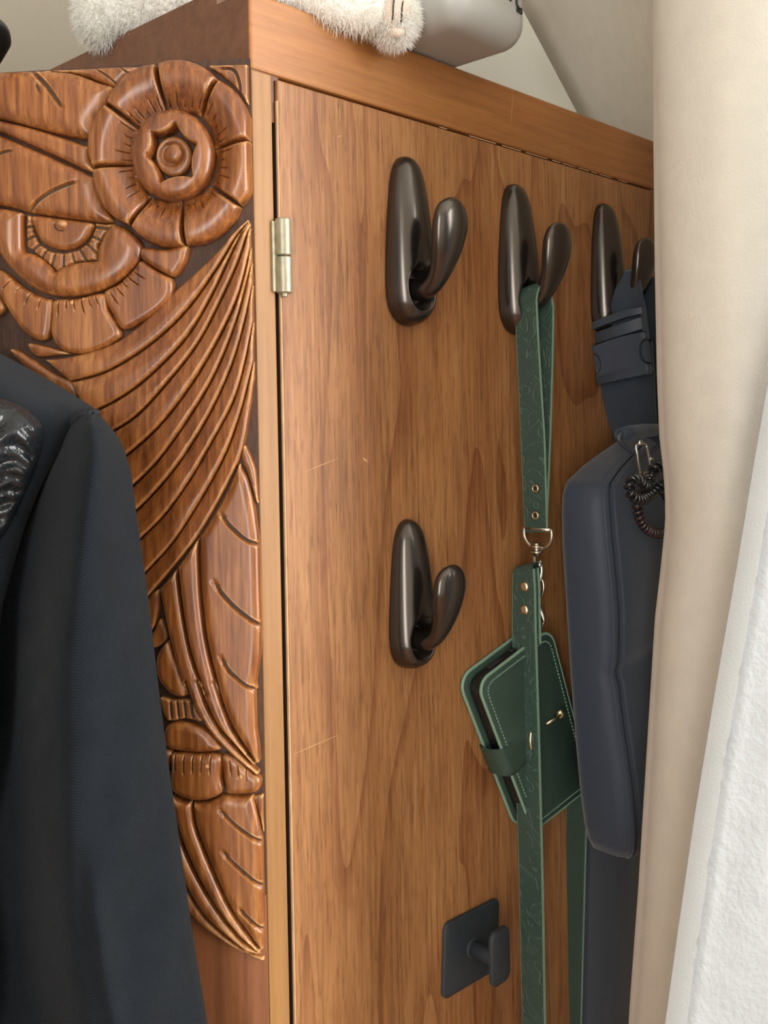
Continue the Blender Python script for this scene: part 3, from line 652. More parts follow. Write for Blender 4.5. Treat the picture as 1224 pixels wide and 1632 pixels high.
# ------------------------------------------------------------------ bronze coat hooks
def smooth(x): x = np.clip(x, 0, 1); return x * x * (3 - 2 * x)
def coat_hook(left, ptop, pbot, scale, label):
    a0, b0, Hh = 0.0180 * scale, 0.0185 * scale, None
    s = snz(DP(left, (ptop[1] + pbot[1]) / 2 + 40))[0] + a0
    zt_ = hit(ptop[0], ptop[1], O + 0.006 * N, N)[2]; zb_ = hit(pbot[0], pbot[1], O + 0.008 * N, N)[2]; Hh = zt_ - zb_
    t0 = thing('coat_hook', DL(s, 0.0005, zb_), label, 'coat hook', 'bronze adhesive coat hooks')
    tt = [0, .008, .02, .045, .08, .12, .17, .22, .27, .32, .38, .45, .52, .6, .68, .76, .83, .885, .925, .955, .978, .992, 1]
    ww = [.10, .30, .47, .66, .82, .92, .985, 1, 1, .99, .975, .95, .92, .88, .835, .775, .71, .64, .56, .46, .34, .21, .07]
    # denser
    T = np.linspace(0, 1, 64); T = 0.5 - 0.5 * np.cos(np.pi * T); Wd = np.interp(T, tt, ww)
    zs = 0.215; rings = []
    K = 40
    for t, wv in zip(T, Wd):
        r = []
        for k in range(K + 1):
            an = math.pi * k / K
            x = -a0 * wv * math.cos(an); nn = b0 * (wv ** 0.85) * (0.82 + 0.18 * (1 - t)) * math.sin(an) ** 0.85 + 0.0012
            # scooped socket in the lower half
            rr = math.hypot((x - 0.0005) / (0.0126 * scale), (t - zs) * Hh / (0.0150 * scale))
            nn -= 0.0130 * scale * float(smooth((1.06 - rr) / 0.50))
            # shallow valley running up from the socket
            if t > zs: nn -= 0.0028 * scale * math.exp(-(x / (0.007 * scale)) ** 2) * float(smooth((0.62 - t) / 0.3))
            r.append(DL(s + x, max(nn, 0.0006), zb_ + t * Hh))
        r.append(DL(s + a0 * wv * 0.98, 0.0004, zb_ + t * Hh)); r.append(DL(s - a0 * wv * 0.98, 0.0004, zb_ + t * Hh))
        rings.append(r)
    mk('hook_base', *loft(rings), M['bronze'], t0, sharp=70)
    za = zb_ + zs * Hh
    st = [(.004, .000, .0070, .0068), (.011, -.0012, .0070, .0064), (.018, -.0008, .0068, .0060), (.0245, .0035, .0068, .0056), (.0295, .0105, .0086, .0056), (.0330, .0185, .0110, .0060), (.0352, .0265, .0130, .0064),
          (.0366, .0335, .0138, .0066), (.0374, .0400, .0130, .0060), (.0378, .0450, .0104, .0050), (.0379, .0480, .0066, .0036), (.0379, .0495, .0028, .0016)]
    st = cr([np.array(q) for q in st], 4); rings = []
    for i, q in enumerate(st):
        a_, b_ = st[max(i - 1, 0)], st[min(i + 1, len(st) - 1)]; tn, tz = b_[0] - a_[0], b_[1] - a_[1]; l = math.hypot(tn, tz); pn, pz = -tz / l, tn / l
        r = []
        for k in range(24):
            an = 2 * math.pi * k / 24; x = q[2] * math.cos(an); y = q[3] * math.sin(an)
            if q[1] > 0.012: y += 0.0016 * math.exp(-(x / 0.006) ** 2) * (-1 if y > 0 else -0.4) * min(1, (q[1] - .012) / .012)
            r.append(DL(s + x * scale, (q[0] + pn * y) * scale, za + (q[1] + pz * y) * scale))
        rings.append(r)
    mk('hook_arm', *loft(rings), M['bronze'], t0)
    return s, zb_, Hh, za
hk1 = coat_hook(612, (655, 248), (652, 518), 1.0, 'empty bronze coat hook at the top of the door, nearest the hinge')
hk4 = coat_hook(618, (660, 828), (656, 1070), 0.93, 'empty bronze coat hook alone in the middle of the door')
hk2 = coat_hook(792, (830, 293), (822, 532), 1.0, 'bronze coat hook holding the green leather strap')
hk3 = coat_hook(940, (968, 323), (962, 536), 1.0, 'bronze coat hook beside the curtain holding the black bag')

# ------------------------------------------------------------------ square black hook
def roundrect(w, h, r, n=6):
    P = []
    for cx, cy, a0 in ((w / 2 - r, h / 2 - r, 0), (-w / 2 + r, h / 2 - r, 90), (-w / 2 + r, -h / 2 + r, 180), (w / 2 - r, -h / 2 + r, 270)):
        for k in range(n + 1):
            a = math.radians(a0 + 90 * k / n); P.append((cx + r * math.cos(a), cy + r * math.sin(a)))
    return P
c0 = [snz(DP(*p, 0.001)) for p in ((703, 1474), (790, 1430), (706, 1592))]
ex = np.array([c0[1][0] - c0[0][0], c0[1][2] - c0[0][2]]); hgt = np.array([c0[2][0] - c0[0][0], c0[2][2] - c0[0][2]])
sw, sh = np.linalg.norm(ex), np.linalg.norm(hgt); rot = math.atan2(ex[1], ex[0]); cs = c0[0][0] + (ex[0] + hgt[0]) / 2; cz_ = c0[0][2] + (ex[1] + hgt[1]) / 2
sq = thing('square_hook', DL(cs, 0.0006, cz_), 'small matt black square adhesive hook low on the door', 'hook')
def plate(cs, cz, w, h, r, nn0, nn1, rot=0, bev=0.0005):
    c, s_ = math.cos(rot), math.sin(rot); P = roundrect(w, h, r); Q = roundrect(w - 2 * bev, h - 2 * bev, r - bev)
    def rg(P, n): return [DL(cs + x * c - y * s_, n, cz + x * s_ + y * c) for x, y in P]
    return loft([rg(P, nn0), rg(P, nn1 - bev), rg(Q, nn1)])
mk('back_plate', *plate(cs, cz_, sw, sh, 0.005, 0.0006, 0.0030, rot), M['blackmetal'], sq, sharp=50)
mk('hook_stem', *cyl(DL(cs, 0.003, cz_), DL(cs, 0.024, cz_), 0.0048, 24), M['blackmetal'], sq, sharp=50)
mk('stem_collar', *cyl(DL(cs, 0.0028, cz_), DL(cs, 0.0042, cz_), 0.0064, 24, 0.0004), M['blackmetal'], sq, sharp=50)
mk('end_plate', *plate(cs, cz_ + 0.003, 0.0185, 0.034, 0.0055, 0.0235, 0.0262, 0), M['blackmetal'], sq, sharp=50)

# ------------------------------------------------------------------ green strap, wallet
def ribbon(rows, th, dirn, mat, parent, name, edge=None, label=None):
    """rows of (left,right) world points; thickness th along dirn"""
    rings = [[l, l * .5 + r * .5, r, r + th * dirn, l * .5 + r * .5 + th * dirn, l + th * dirn] for l, r in rows]
    o = mk(name, *loft(rings), M[mat], parent, sharp=45, label=label)
    if edge:
        for j, sg in ((0, -1), (2, 1)):
            e_ = [[rg[j], rg[5 - j if j == 0 else 3], rg[5 - j if j == 0 else 3] + 0.00025 * sg * N, rg[j] + 0.00025 * sg * N] for rg in rings]
            mk('cut_edge', *loft(e_), M[edge], o, smooth=False)
    return o
s2 = hk2[0]
sF, sB = s2 - 0.0085, s2 + 0.0085
leash = thing('leather_leash', SP(855, 845, sF), 'embossed green leather strap looped over a hook, joined by metal rings to a long tail', 'strap')
zarm = hk2[3] + 0.004
rows = []
for y in np.linspace(848, 478, 22):
    t = (848 - y) / (848 - 478); s_ = sF + (1 - t) ** 2 * 0.006
    rows.append((SP(np.interp(y, [478, 560, 700, 848], [822, 827, 833, 839]), y, s_), SP(np.interp(y, [478, 560, 700, 848], [856, 860, 869, 873]), y, s_)))
# over the arm
top_l, top_r = rows[-1]; nL = snz(top_l)[1]; nR = snz(top_r)[1]; zl, zr = top_l[2], top_r[2]
for k in range(1, 9):
    a = math.pi * k / 9; rr = (sB - sF) / 2
    rows.append((DL(s2 - rr * math.cos(a), nL + 0.001 * k * .3, zl + 0.0085 * math.sin(a) + (hk2[3] - zl) * .35 * math.sin(a)), DL(s2 - rr * math.cos(a), nR + 0.002 * math.sin(a), zr + 0.013 * math.sin(a) + (hk2[3] - zr) * .35 * math.sin(a))))
n_ov = len(rows)
for y in np.linspace(490, 842, 20):
    t = (y - 490) / (842 - 490); s_ = sB - t ** 2 * 0.0075
    rows.append((SP(np.interp(y, [490, 560, 700, 842], [852, 852, 848, 841]), y, s_), SP(np.interp(y, [490, 560, 700, 842], [883, 882, 878, 872]), y, s_)))
loop = ribbon(rows, 0.0018, -D, 'green', leash, 'strap_loop', 'greenedge')
def disc(c, nrm, r, th, sides=20, dome=False):
    nrm = nrm / np.linalg.norm(nrm); u = np.cross(nrm, Z); u /= np.linalg.norm(u); v = np.cross(nrm, u); rings = []
    for k, (rr, hh) in enumerate([(1, 0), (1, .35), (.86, .7), (.55, .93), (.15, 1.0)] if dome else [(1, 0), (1, .8), (.9, 1.0)]):
        rings.append([c + nrm * th * hh + r * rr * (math.cos(2 * math.pi * i / sides) * u + math.sin(2 * math.pi * i / sides) * v) for i in range(sides)])
    return loft(rings)
def torus(c, u, v, ra, rb, r, sides=8, n=36, a0=0, a1=360):
    cl = (a1 - a0) >= 360
    P = [c + ra * math.cos(math.radians(a0 + (a1 - a0) * k / n)) * u + rb * math.sin(math.radians(a0 + (a1 - a0) * k / n)) * v for k in range(n if cl else n + 1)]
    return tube(P, r, sides, cl)
for y in (778, 821):
    p = SP(856, y, sF + 0.002) - 0.0022 * D
    mk('eyelet', *torus(p, N, Z, 0.0022, 0.0022, 0.0006, 6, 20), M['gold'], loop); mk('eyelet_hole', *disc(p, -D, 0.0017, 0.0003), M['gap'], loop)
# D ring
pc = SP(857, 850, sF + 0.005)
mk('d_ring', *torus(pc, N, Z, 0.0112, 0.0105, 0.0014, 8, 28, 160, 380), M['nickel'], leash)
mk('d_ring_bar', *tube([pc - 0.0108 * N + 0.003 * Z, pc + 0.0108 * N + 0.003 * Z], 0.0013, 8), M['nickel'], leash)
# swivel clip
def px_s(x, y): return SP(x, y, sF + 0.004)
q = px_s(855, 872)
mk('swivel', *join(torus(q + 0.0005 * Z, N, D, 0.0032, 0.0032, 0.0011, 8, 20), torus(q - 0.0032 * Z, N, D, 0.0034, 0.0034, 0.0010, 8, 20), cyl(q - 0.006 * Z, q + 0.003 * Z, 0.0024, 14)), M['nickel'], leash)
body = [px_s(*p) for p in cr([(855, 878), (852, 888), (853, 900), (856, 912), (859, 924), (862, 917), (863, 905), (861, 893)], 4)]
mk('clip_body', *tube(body, np.interp(np.linspace(0, 1, len(body)), [0, .3, .55, .7, 1], [.0016, .0015, .0026, .0022, .0012]), 10), M['nickel'], leash)
mk('clip_latch', *join(disc(px_s(862, 899) - 0.002 * D, -D, 0.0022, 0.002, dome=True), disc(px_s(854, 916) - 0.002 * D, -D, 0.0012, 0.0012, dome=True)), M['steel'], leash)
# linking ring
lr = px_s(858, 934)
mk('link_ring', *torus(lr, N, Z, 0.0042, 0.0068, 0.0010, 8, 28), M['nickel'], leash)
# lower clip down to the wallet
lc = [px_s(*p) for p in cr([(857, 948), (856, 957), (858, 968), (863, 977), (866, 986), (866, 992)], 4)]
mk('lower_clip', *tube(lc, np.interp(np.linspace(0, 1, len(lc)), [0, .4, 1], [.0022, .0026, .0012]), 10), M['nickel'], leash)
lc2 = [px_s(*p) for p in cr([(857, 968), (856, 980), (858, 992), (863, 998), (866, 992)], 4)]
mk('lower_clip_gate', *tube(lc2, 0.0010, 8), M['nickel'], leash)
# long tail in front, folded over the ring at its top
sT = sF - 0.006
rows = []
for y in np.concatenate([np.linspace(909, 1000, 8), np.linspace(1030, 1900, 24)]):
    rows.append((SP(np.interp(y, [909, 940, 1000, 1200, 1400, 1632, 1900], [821, 820, 820, 825, 831, 836, 841]), y + 3, sT - 0.003 * math.sin((y - 909) / 260)),
                 SP(np.interp(y, [909, 940, 1000, 1200, 1400, 1632, 1900], [852, 854, 855, 861, 866, 870, 875]), y - 3, sT - 0.003 * math.sin((y - 909) / 260))))
tail = ribbon(rows, 0.0022, -D, 'green', leash, 'strap_tail', 'greenedge')
rows2 = [(l + 0.0048 * D, r + 0.0048 * D) for l, r in rows[:9]]
ribbon(rows2, 0.0022, -D, 'green', leash, 'folded_end', 'greenedge')
l, r = rows[0]; cb = (l + r) / 2
P = [[l + 0.0025 * D - 0.0047 * (math.cos(a) * D) * 1.0 + 0.004 * math.sin(a) * Z for a in np.linspace(0, math.pi, 9)], [r + 0.0025 * D - 0.0047 * (math.cos(a) * D) + 0.004 * math.sin(a) * Z for a in np.linspace(0, math.pi, 9)]]
mk('fold', *loft(P, cap=False, closed_ring=True), M['green'], leash)
for y in (935, 972):
    p = SP(836.5, y, sT - 0.0022 - 0.003 * math.sin((y - 909) / 260)); mk('rivet', *disc(p, -D, 0.0033, 0.0020, dome=True), M['gold'], tail)
# the other strand of the tail, hanging behind the bag
rows = []
for y in np.linspace(1200, 1900, 14):
    s_ = snz(DP(905, 1300, 0.004))[0] + 0.004
    rows.append((SP(np.interp(y, [1200, 1290, 1632, 1900], [907, 905, 897, 890]), y, s_), SP(np.interp(y, [1200, 1290, 1632, 1900], [937, 936, 927, 919]), y, s_)))
ribbon(rows, 0.0018, -D, 'greenplain', leash, 'back_strand', 'greenedge')

# wallet
nW = 0.012
A, B, C, E = DP(753, 1088, nW), DP(869, 1000, nW), DP(934, 1250, nW), DP(842, 1322, nW)
wl = thing('phone_wallet', E, 'green leather phone wallet hanging tilted from the strap clip', 'wallet')
e1 = (B - A + C - E) / 2; e2 = (E - A + C - B) / 2
def wpt(u, v, n): # u along top, v down, bilinear
    return A * (1 - u) * (1 - v) + B * u * (1 - v) + C * u * v + E * (1 - u) * v + (n - 0) * N
def wplate(u0, u1, v0, v1, r, n0_, n1_, bev=0.0006):
    Wm, Hm = np.linalg.norm(e1), np.linalg.norm(e2); P = roundrect((u1 - u0) * Wm, (v1 - v0) * Hm, r); uc, vc = (u0 + u1) / 2, (v0 + v1) / 2
    Q = [(x * (1 - 2 * bev / ((u1 - u0) * Wm)), y * (1 - 2 * bev / ((v1 - v0) * Hm))) for x, y in P]
    rg = lambda P, n: [wpt(uc + x / Wm, vc - y / Hm, n) for x, y in P]
    return loft([rg(Q, n0_), rg(P, n0_ + bev), rg(P, n1_ - bev), rg(Q, n1_)])
# normal thickness runs from -0.012 (door side) to +0.006
mk('back_cover', *wplate(-0.02, 1.02, -0.01, 1.01, 0.011, -0.0115, -0.0085), M['greenplain'], wl, sharp=50)
ph = mk('phone', *wplate(0.02, 0.99, 0.015, 0.985, 0.010, -0.0080, 0.0010, 0.001), M['phone'], wl, sharp=50, label='black phone inside the wallet')
for u in (0.25, 0.55): mk('phone_slot', *wplate(u, u + .16, 0.004, 0.02, 0.0008, -0.005, -0.002, 0.0002), M['slot'], ph, sharp=50)
fcv = mk('front_cover', *wplate(0, 1.0, 0, 1.0, 0.011, 0.0015, 0.0046), M['greenplain'], wl, sharp=50)
mk('cover_edge', *tube([wpt(0.5 + x / np.linalg.norm(e1), 0.5 - y / np.linalg.norm(e2), 0.0038) for x, y in roundrect(np.linalg.norm(e1) * 1.005, np.linalg.norm(e2) * 1.003, 0.011, 8)], 0.0011, 6, True), M['greenedge'], fcv)
mk('cover_edge', *tube([wpt(0.5 + x / np.linalg.norm(e1), 0.5 - y / np.linalg.norm(e2), -0.0098) for x, y in roundrect(np.linalg.norm(e1) * 1.045, np.linalg.norm(e2) * 1.025, 0.012, 8)], 0.0012, 6, True), M['greenedge'], wl)
Wm, Hm = np.linalg.norm(e1), np.linalg.norm(e2)
st_ = resample([(0.5 + x / Wm, 0.5 - y / Hm) for x, y in roundrect(Wm - 0.009, Hm - 0.009, 0.008, 8)], 0.022, True)
SV = []; SF = []
for i in range(0, len(st_)):
    a, b = st_[i], st_[(i + 1) % len(st_)]; v, f = tube([wpt(*(a * .8 + b * .2), 0.0048), wpt(*(a * .2 + b * .8), 0.0048)], 0.0005, 5); o_ = len(SV); SV += v; SF += [tuple(k + o_ for k in q) for q in f]
tag(mk('stitching', SV, SF, M['greenedge'], fcv), kind='stuff')
# clasp strap around the opening edge
rings = []
for v in np.linspace(0.42, 0.60, 6):
    prof = [(0.34, 0.0052), (0.20, 0.0054), (0.06, 0.0058), (-0.01, 0.0052), (-0.055, 0.001), (-0.065, -0.005), (-0.05, -0.011), (0.05, -0.0125)]
    w_ = 0.02 * math.sin((v - .42) / .18 * math.pi)
    pr = cr([np.array(p) for p in prof], 4); rings.append([wpt(p[0], v + 0.05 * max(0, p[0]) * (1 if v < .5 else -1), p[1]) for p in pr] + [wpt(p[0] * 0.97 + .006, v, p[1] - 0.0012) for p in pr[::-1]])
mk('clasp_strap', *loft(rings), M['greenplain'], wl, sharp=60)
cr_ = wpt(0.34, 0.47, 0.009)
mk('clasp_ring', *torus(cr_, e1 / Wm, Z, 0.0045, 0.0085, 0.0011, 8, 28), M['gold'], wl)
hp = wpt(0.80, 0.47, 0.007)
mk('clasp_stud', *join(tube([wpt(0.58, .46, .006), wpt(.66, .455, .0085), wpt(.76, .455, .0085)], 0.0011, 8), disc(wpt(.79, .46, .007), -D + N, 0.0032, 0.003, dome=True)), M['gold'], wl)

# ------------------------------------------------------------------ black bag
s3 = hk3[0]
bag = thing('shoulder_bag', DP(990, 1352, 0.004), 'black nylon shoulder bag hanging by a buckled strap beside the curtain', 'bag')
yy = [694, 700, 708, 722, 740, 762, 780, 810, 860, 950, 1050, 1150, 1250, 1300, 1325, 1343, 1354, 1360]
lf = [1000, 990, 972, 946, 915, 886, 879, 877, 878, 884, 891, 898, 907, 914, 920, 929, 941, 955]
dp = [.012, .020, .028, .034, .038, .042, .045, .047, .048, .048, .046, .049, .050, .049, .046, .040, .030, .018]
sR = s3 + 0.064; NB = 0.020
rings = []; Yd = np.concatenate([np.linspace(694, 790, 22), np.linspace(800, 1290, 50), np.linspace(1297, 1360, 16)])
def bag_ring(y):
    sl = snz(DP(np.interp(y, yy, lf), y, NB + 0.001))[0]; z = DP(980, y, NB + 0.016)[2]; dd = np.interp(y, yy, dp); r = []
    sr = sR - (0.012 if y > 1340 else 0)
    # superellipse cross-section
    K = 44; cx = (sl + sr) / 2; hw = (sr - sl) / 2
    for k in range(K):
        a = 2 * math.pi * k / K; ca, sa = math.cos(a), math.sin(a)
        x = math.copysign(abs(ca) ** 0.42, ca); nn = math.copysign(abs(sa) ** 0.5, sa)
        n_ = NB + dd * (0.5 + 0.5 * nn)
        if nn > 0.2:   # creases on the front
            px = (x + 1) / 2
            n_ -= 0.0042 * math.exp(-((y - 1045 + 40 * px) / 13) ** 2) * (0.4 + px)
            n_ += 0.0035 * math.exp(-((y - 1080) / 22) ** 2 - ((px - 0.32) / 0.12) ** 2)
            n_ -= 0.0030 * math.exp(-((y - 815) / 26) ** 2 - ((px - 0.42) / 0.06) ** 2)
            n_ += 0.0025 * math.exp(-((y - 800) / 30) ** 2 - ((px - 0.30) / 0.06) ** 2)
            n_ += 0.0010 * math.sin(y / 47.0 + px * 5)
        r.append(DL(cx + hw * x, n_, z))
    return r
rings = [bag_ring(y) for y in Yd]
bb = mk('bag_body', *loft(rings), M['nylon'], bag)
def bag_line(k, off, ys):
    P = []
    for y in ys:
        r = bag_ring(y); c = np.mean(r, 0); p = np.array(r[k]); d = p - c; d[2] = 0; P.append(p + d / np.linalg.norm(d) * off)
    return P
ysl = np.linspace(712, 1346, 90)
for k, rr in ((18, .0013), (16, .0010)): mk('piping', *tube(bag_line(k, 0.0002, ysl), rr, 8), M['nylon'], bb)
mk('zip', *tube(bag_line(17, 0.0, ysl), 0.0006, 6), M['thread'], bb)
# lower pocket flap behind/below the bag: hanging black cloth
def cloth_below():
    rows = []
    for y in np.linspace(1250, 1900, 14):
        xl = np.interp(y, [1250, 1350, 1632, 1900], [950, 940, 932, 924]); zz = DP(960, y, 0.012)[2]; sl = snz(DP(xl, y, 0.010))[0]
        r = [DL(sl + (sR - sl) * t, 0.006 + 0.006 * math.sin(t * 7 + y / 300) * t, zz) for t in np.linspace(0, 1, 14)]
        rows.append(r + [p - 0.0025 * N for p in r[::-1]])
    return loft(rows)
gar = mk('hanging_cloth', *cloth_below(), M['nylon'], None, base=DP(930, 1850, 0.01)); tag(gar, 'dark cloth hanging flat on the door below the black bag', 'cloth')

# strap with side-release buckle
sS = s3 - 0.0075
def web(rowpx, s_, mat='webbing', name='webbing', th=0.0016):
    rows = [(SP(l[0], l[1], s_ if len(l) < 3 else l[2]), SP(r[0], r[1], s_ if len(r) < 3 else r[2])) for l, r in rowpx]
    return ribbon(rows, th, -D, mat, bag, name)
web([((1000, 430, s3 + .001), (1018, 426, s3 + .001)), ((997, 434, s3 - .005), (1019, 431, s3 - .006)), ((986, 455), (1022, 452)), ((970, 480), (1026, 476)), ((957, 500), (1030, 490)), ((950, 530), (1032, 510)), ((953, 560), (1036, 540))], sS, name='webbing_upper')
web([((955, 560), (1040, 545)), ((958, 610), (1044, 600)), ((963, 640), (1045, 636)), ((970, 668), (1047, 664)), ((978, 690), (1049, 686)), ((986, 712), (1050, 706))], sS + 0.0015, name='webbing_lower')
sK = s3 + 0.012
web([((1000, 429, s3), (1018, 425, s3)), ((1012, 432, sK - .004), (1042, 440, sK - .004)), ((1016, 460, sK), (1052, 462, sK)), ((1020, 500, sK), (1056, 505, sK)), ((1018, 600, sK), (1062, 610, sK)), ((1015, 720, sK), (1068, 725, sK))], sK, name='webbing_back')
def bq(u, v, d=0.0):  # buckle plane: u left-right, v top-bottom
    TL, TR, BR, BL = (942, 518), (1029, 490), (1042, 596), (957, 614)
    x = (TL[0] * (1 - u) + TR[0] * u) * (1 - v) + (BL[0] * (1 - u) + BR[0] * u) * v
    y = (TL[1] * (1 - u) + TR[1] * u) * (1 - v) + (BL[1] * (1 - u) + BR[1] * u) * v
    return SP(x, y, sS - 0.003) - d * D
def bplate(poly, d0, d1, name, mat='buckle', parent=None, bev=0.0008):
    P = np.array(poly); c = P.mean(0); Q = c + (P - c) * 0.965
    return mk(name, *loft([[bq(*p, d0) for p in P], [bq(*p, d1 - bev) for p in P], [bq(*p, d1) for p in Q]]), M[mat], parent or bag, sharp=50)
bk = bplate([(0, 0.0), (.25, -.025), (.5, -.04), (.75, -.035), (1, 0.0), (1, .10), (.75, .075), (.5, .08), (.25, .09), (0, .12)], 0, .0060, 'buckle')
bplate([(0.0, .1), (.045, .1), (.045, .36), (0.0, .36)], 0, .0052, 'buckle_side', parent=bk); bplate([(.955, .1), (1.0, .1), (1.0, .36), (.955, .36)], 0, .0052, 'buckle_side', parent=bk)
bplate([(.06, .15), (.94, .13), (.94, .31), (.06, .33)], -.001, .0034, 'buckle_bar', parent=bk)
lobe = []
for t in np.linspace(0, 1, 9): lobe.append((t, .37 - .03 * math.sin(math.pi * t)))
lobe += [(1.0, .46)] + [(1 - .14 * math.sin(a), .66 - .19 * math.cos(a)) for a in np.linspace(0.15, math.pi - .15, 9)] + [(1.0, .92), (.97, 1.0), (.5, 1.0), (.03, 1.0), (0, .92)] + [(.14 * math.sin(a), .66 + .19 * math.cos(a)) for a in np.linspace(0.15, math.pi - .15, 9)] + [(0, .46)]
bplate(lobe, 0, .0066, 'buckle_socket', parent=bk)
for sg in (0, 1):
    bplate([(sg + (1 if sg == 0 else -1) * (.015 + .10 * math.sin(a)), .66 - .165 * math.cos(a)) for a in np.linspace(0, math.pi, 10)], 0, .0050, 'release_prong', parent=bk)
# loop ring at the bag top
lp = [DP(*p, 0.068) for p in cr([(990, 690), (986, 700), (1000, 715), (1014, 724), (1030, 722), (1048, 712), (1054, 700), (1048, 690)], 4)]
mk('strap_ring', *tube(lp, 0.0016, 8), M['buckle'], bag)
mk('strap_fold', *tube([DP(x, y, 0.066) for x, y in ((988, 692), (1005, 689), (1030, 686), (1054, 684))], [.004, .0048, .0048, .004], 10), M['webbing'], bag)

# key clip and coil hair ties
KN = 0.080
clip = thing('key_clip', DP(1025, 765, KN), 'small bright steel rectangular clip at the top of the black bag', 'clip')
P = [DP(*p, KN) for p in [(1014, 714), (1017, 709), (1024, 707.5), (1029, 709), (1031, 713), (1037, 748), (1036, 753), (1030, 757), (1024, 762), (1021, 759)]]
mk('wire_frame', *tube([np.array(p) for p in cr(P, 4, True)], 0.0009, 8, True), M['steel'], clip)
v_ = [DP(1024, 752, KN + .001), DP(1032, 750, KN + .001), DP(1036, 771, KN + .001), DP(1030, 778, KN + .001)]
mk('gate_tab', *loft([v_, [p + 0.001 * N for p in v_]]), M['steel'], clip, smooth=False)
mk('pivot', *join(disc(DP(1020, 706, KN), N - .6 * D, 0.0019, 0.0018, dome=True), disc(DP(1037, 732, KN - .002), N - .6 * D, 0.0016, 0.0016, dome=True)), M['steel'], clip)
def coil(path, r, turns, wire, mat, name, label):
    path = resample(path, np.linalg.norm(np.diff(np.array(list(path) + [path[0]]), axis=0), axis=1).sum() / (turns * 12), True); n = len(path); V = []
    prev = N.copy()
    for i in range(n):
        t = path[(i + 1) % n] - path[i - 1]; t /= np.linalg.norm(t); u = prev - t * np.dot(prev, t); u /= np.linalg.norm(u); v = np.cross(t, u)
        a = 2 * math.pi * turns * i / n; V.append(path[i] + r * (math.cos(a) * u + math.sin(a) * v))
    o = mk(name, *tube(V, wire, 6, True), M[mat], None, base=path.min(0)); return tag(o, label, 'hair tie')
fig8 = [(1030, 775, 0), (1018, 764, .002), (1006, 768, .003), (1003, 780, .003), (1010, 792, .003), (1024, 796, .002), (1038, 788, .0), (1050, 778, 0), (1064, 770, .0), (1070, 756, 0), (1062, 745, 0), (1048, 744, 0), (1040, 752, -.001), (1036, 764, -.002)]
coil([DP(x, y, KN + .004 + o_) for x, y, o_ in cr([np.array(p) for p in fig8], 5, True)], 0.0026, 30, 0.00125, 'coil', 'coil_hair_tie', 'glossy black spiral hair tie twisted on the steel clip')
lo = [(1034, 782), (1052, 780), (1064, 792), (1070, 812), (1070, 834), (1062, 847), (1046, 850), (1030, 842), (1019, 824), (1016, 806), (1022, 790)]
coil([DP(x, y, KN - .002) for x, y in cr([np.array(p) for p in lo], 5, True)], 0.0025, 34, 0.0012, 'coilbrown', 'coil_hair_tie', 'dark brown spiral hair tie, the lower loop on the steel clip')

# ------------------------------------------------------------------ jacket
def sheet(name, outline, yfn, back, mat, parent, step=7, rings=(1.5, 4), extra=None, label=None):
    out = resample(outline, 5, True); ex = inner_points(out, step, rings); pts, fc = cdt(out, ex)
    d, _ = pdist(pts, out, True); Y = yfn(pts[:, 0], pts[:, 1], d); n = len(pts)
    V = [at(p[0], p[1], y) for p, y in zip(pts, Y)] + [at(p[0], p[1], max(back, y + 0.002)) for p, y in zip(pts, Y)]
    F2 = list(fc) + [tuple(n + i for i in f[::-1]) for f in fc] + [(b, a, n + a, n + b) for a, b in edges_open(fc)]
    return mk(name, V, F2, M[mat], parent, sharp=70, label=label)
jk = thing('denim_jacket', at(-60, 1700, 0.46), 'black denim jacket with glossy crinkled panel, hanging in front of the carved board', 'jacket')
xr_ = lambda y: np.interp(y, [655, 680, 705, 750, 800, 950, 1080, 1200, 1380, 1500, 1632, 1900], [150, 176, 193, 208, 215, 236, 251, 266, 292, 309, 331, 375])
xm_ = lambda y: np.interp(y, [655, 720, 800, 900, 1050, 1300, 1450, 1632, 1900], [150, 152, 140, 128, 116, 113, 120, 150, 190])
arm = [(156, 657), (128, 664), (108, 684), (85, 722), (62, 768), (38, 825), (12, 878), (-10, 930), (-25, 1000), (-40, 1200), (-60, 1500), (-80, 1900)]
right = [(xr_(y), y) for y in (1900, 1750, 1632, 1500, 1380, 1200, 1080, 950, 800, 750, 705, 680)]
def y_sleeve(x, y, d):
    xm, xr = xm_(y), xr_(y)
    a = np.clip((x - xm) / np.maximum(xr - xm, 1), 0, 1); b = np.clip((xm - x) / 120, 0, 1)
    Y = 0.402 + 0.044 * a ** 1.7 + 0.045 * smooth(b * 1.15)
    Y += 0.012 * np.exp(-d / 5) + 0.02 * np.clip((760 - y) / 110, 0, 1) ** 1.5
    Y += 0.0022 * np.sin((x * 0.9 + y * 0.25) / 17) * np.clip((y - 950) / 300, 0, 1) * np.clip(a * 3, 0, 1) * 0.7
    Y += 0.004 * np.exp(-((x - 60 - (y - 1100) * .05) / 14) ** 2) * np.sin(y / 13.0) * np.clip((y - 950) / 50, 0, 1) * np.clip((1300 - y) / 200, 0, 1) * .6
    Y += 0.006 * np.sin((y + x * 1.8) / 75) * b
    Y -= 0.006 * np.exp(-((x - (xm + 35)) / 20) ** 2) * np.clip((y - 1300) / 200, 0, 1)
    return Y
sheet('sleeve', cr(arm, 5) + cr(right, 4), y_sleeve, 0.478, 'denim', jk)
body = cr([(157, 655), (128, 636), (80, 606), (0, 563), (-90, 515), (-200, 465), (-300, 430)], 5) + [(-330, 700), (-350, 1300), (-360, 1900), (-50, 1900)] + cr([(-30, 1500), (-10, 1200), (0, 1000), (14, 930), (40, 840), (66, 775), (90, 728), (112, 690), (132, 670)], 4)
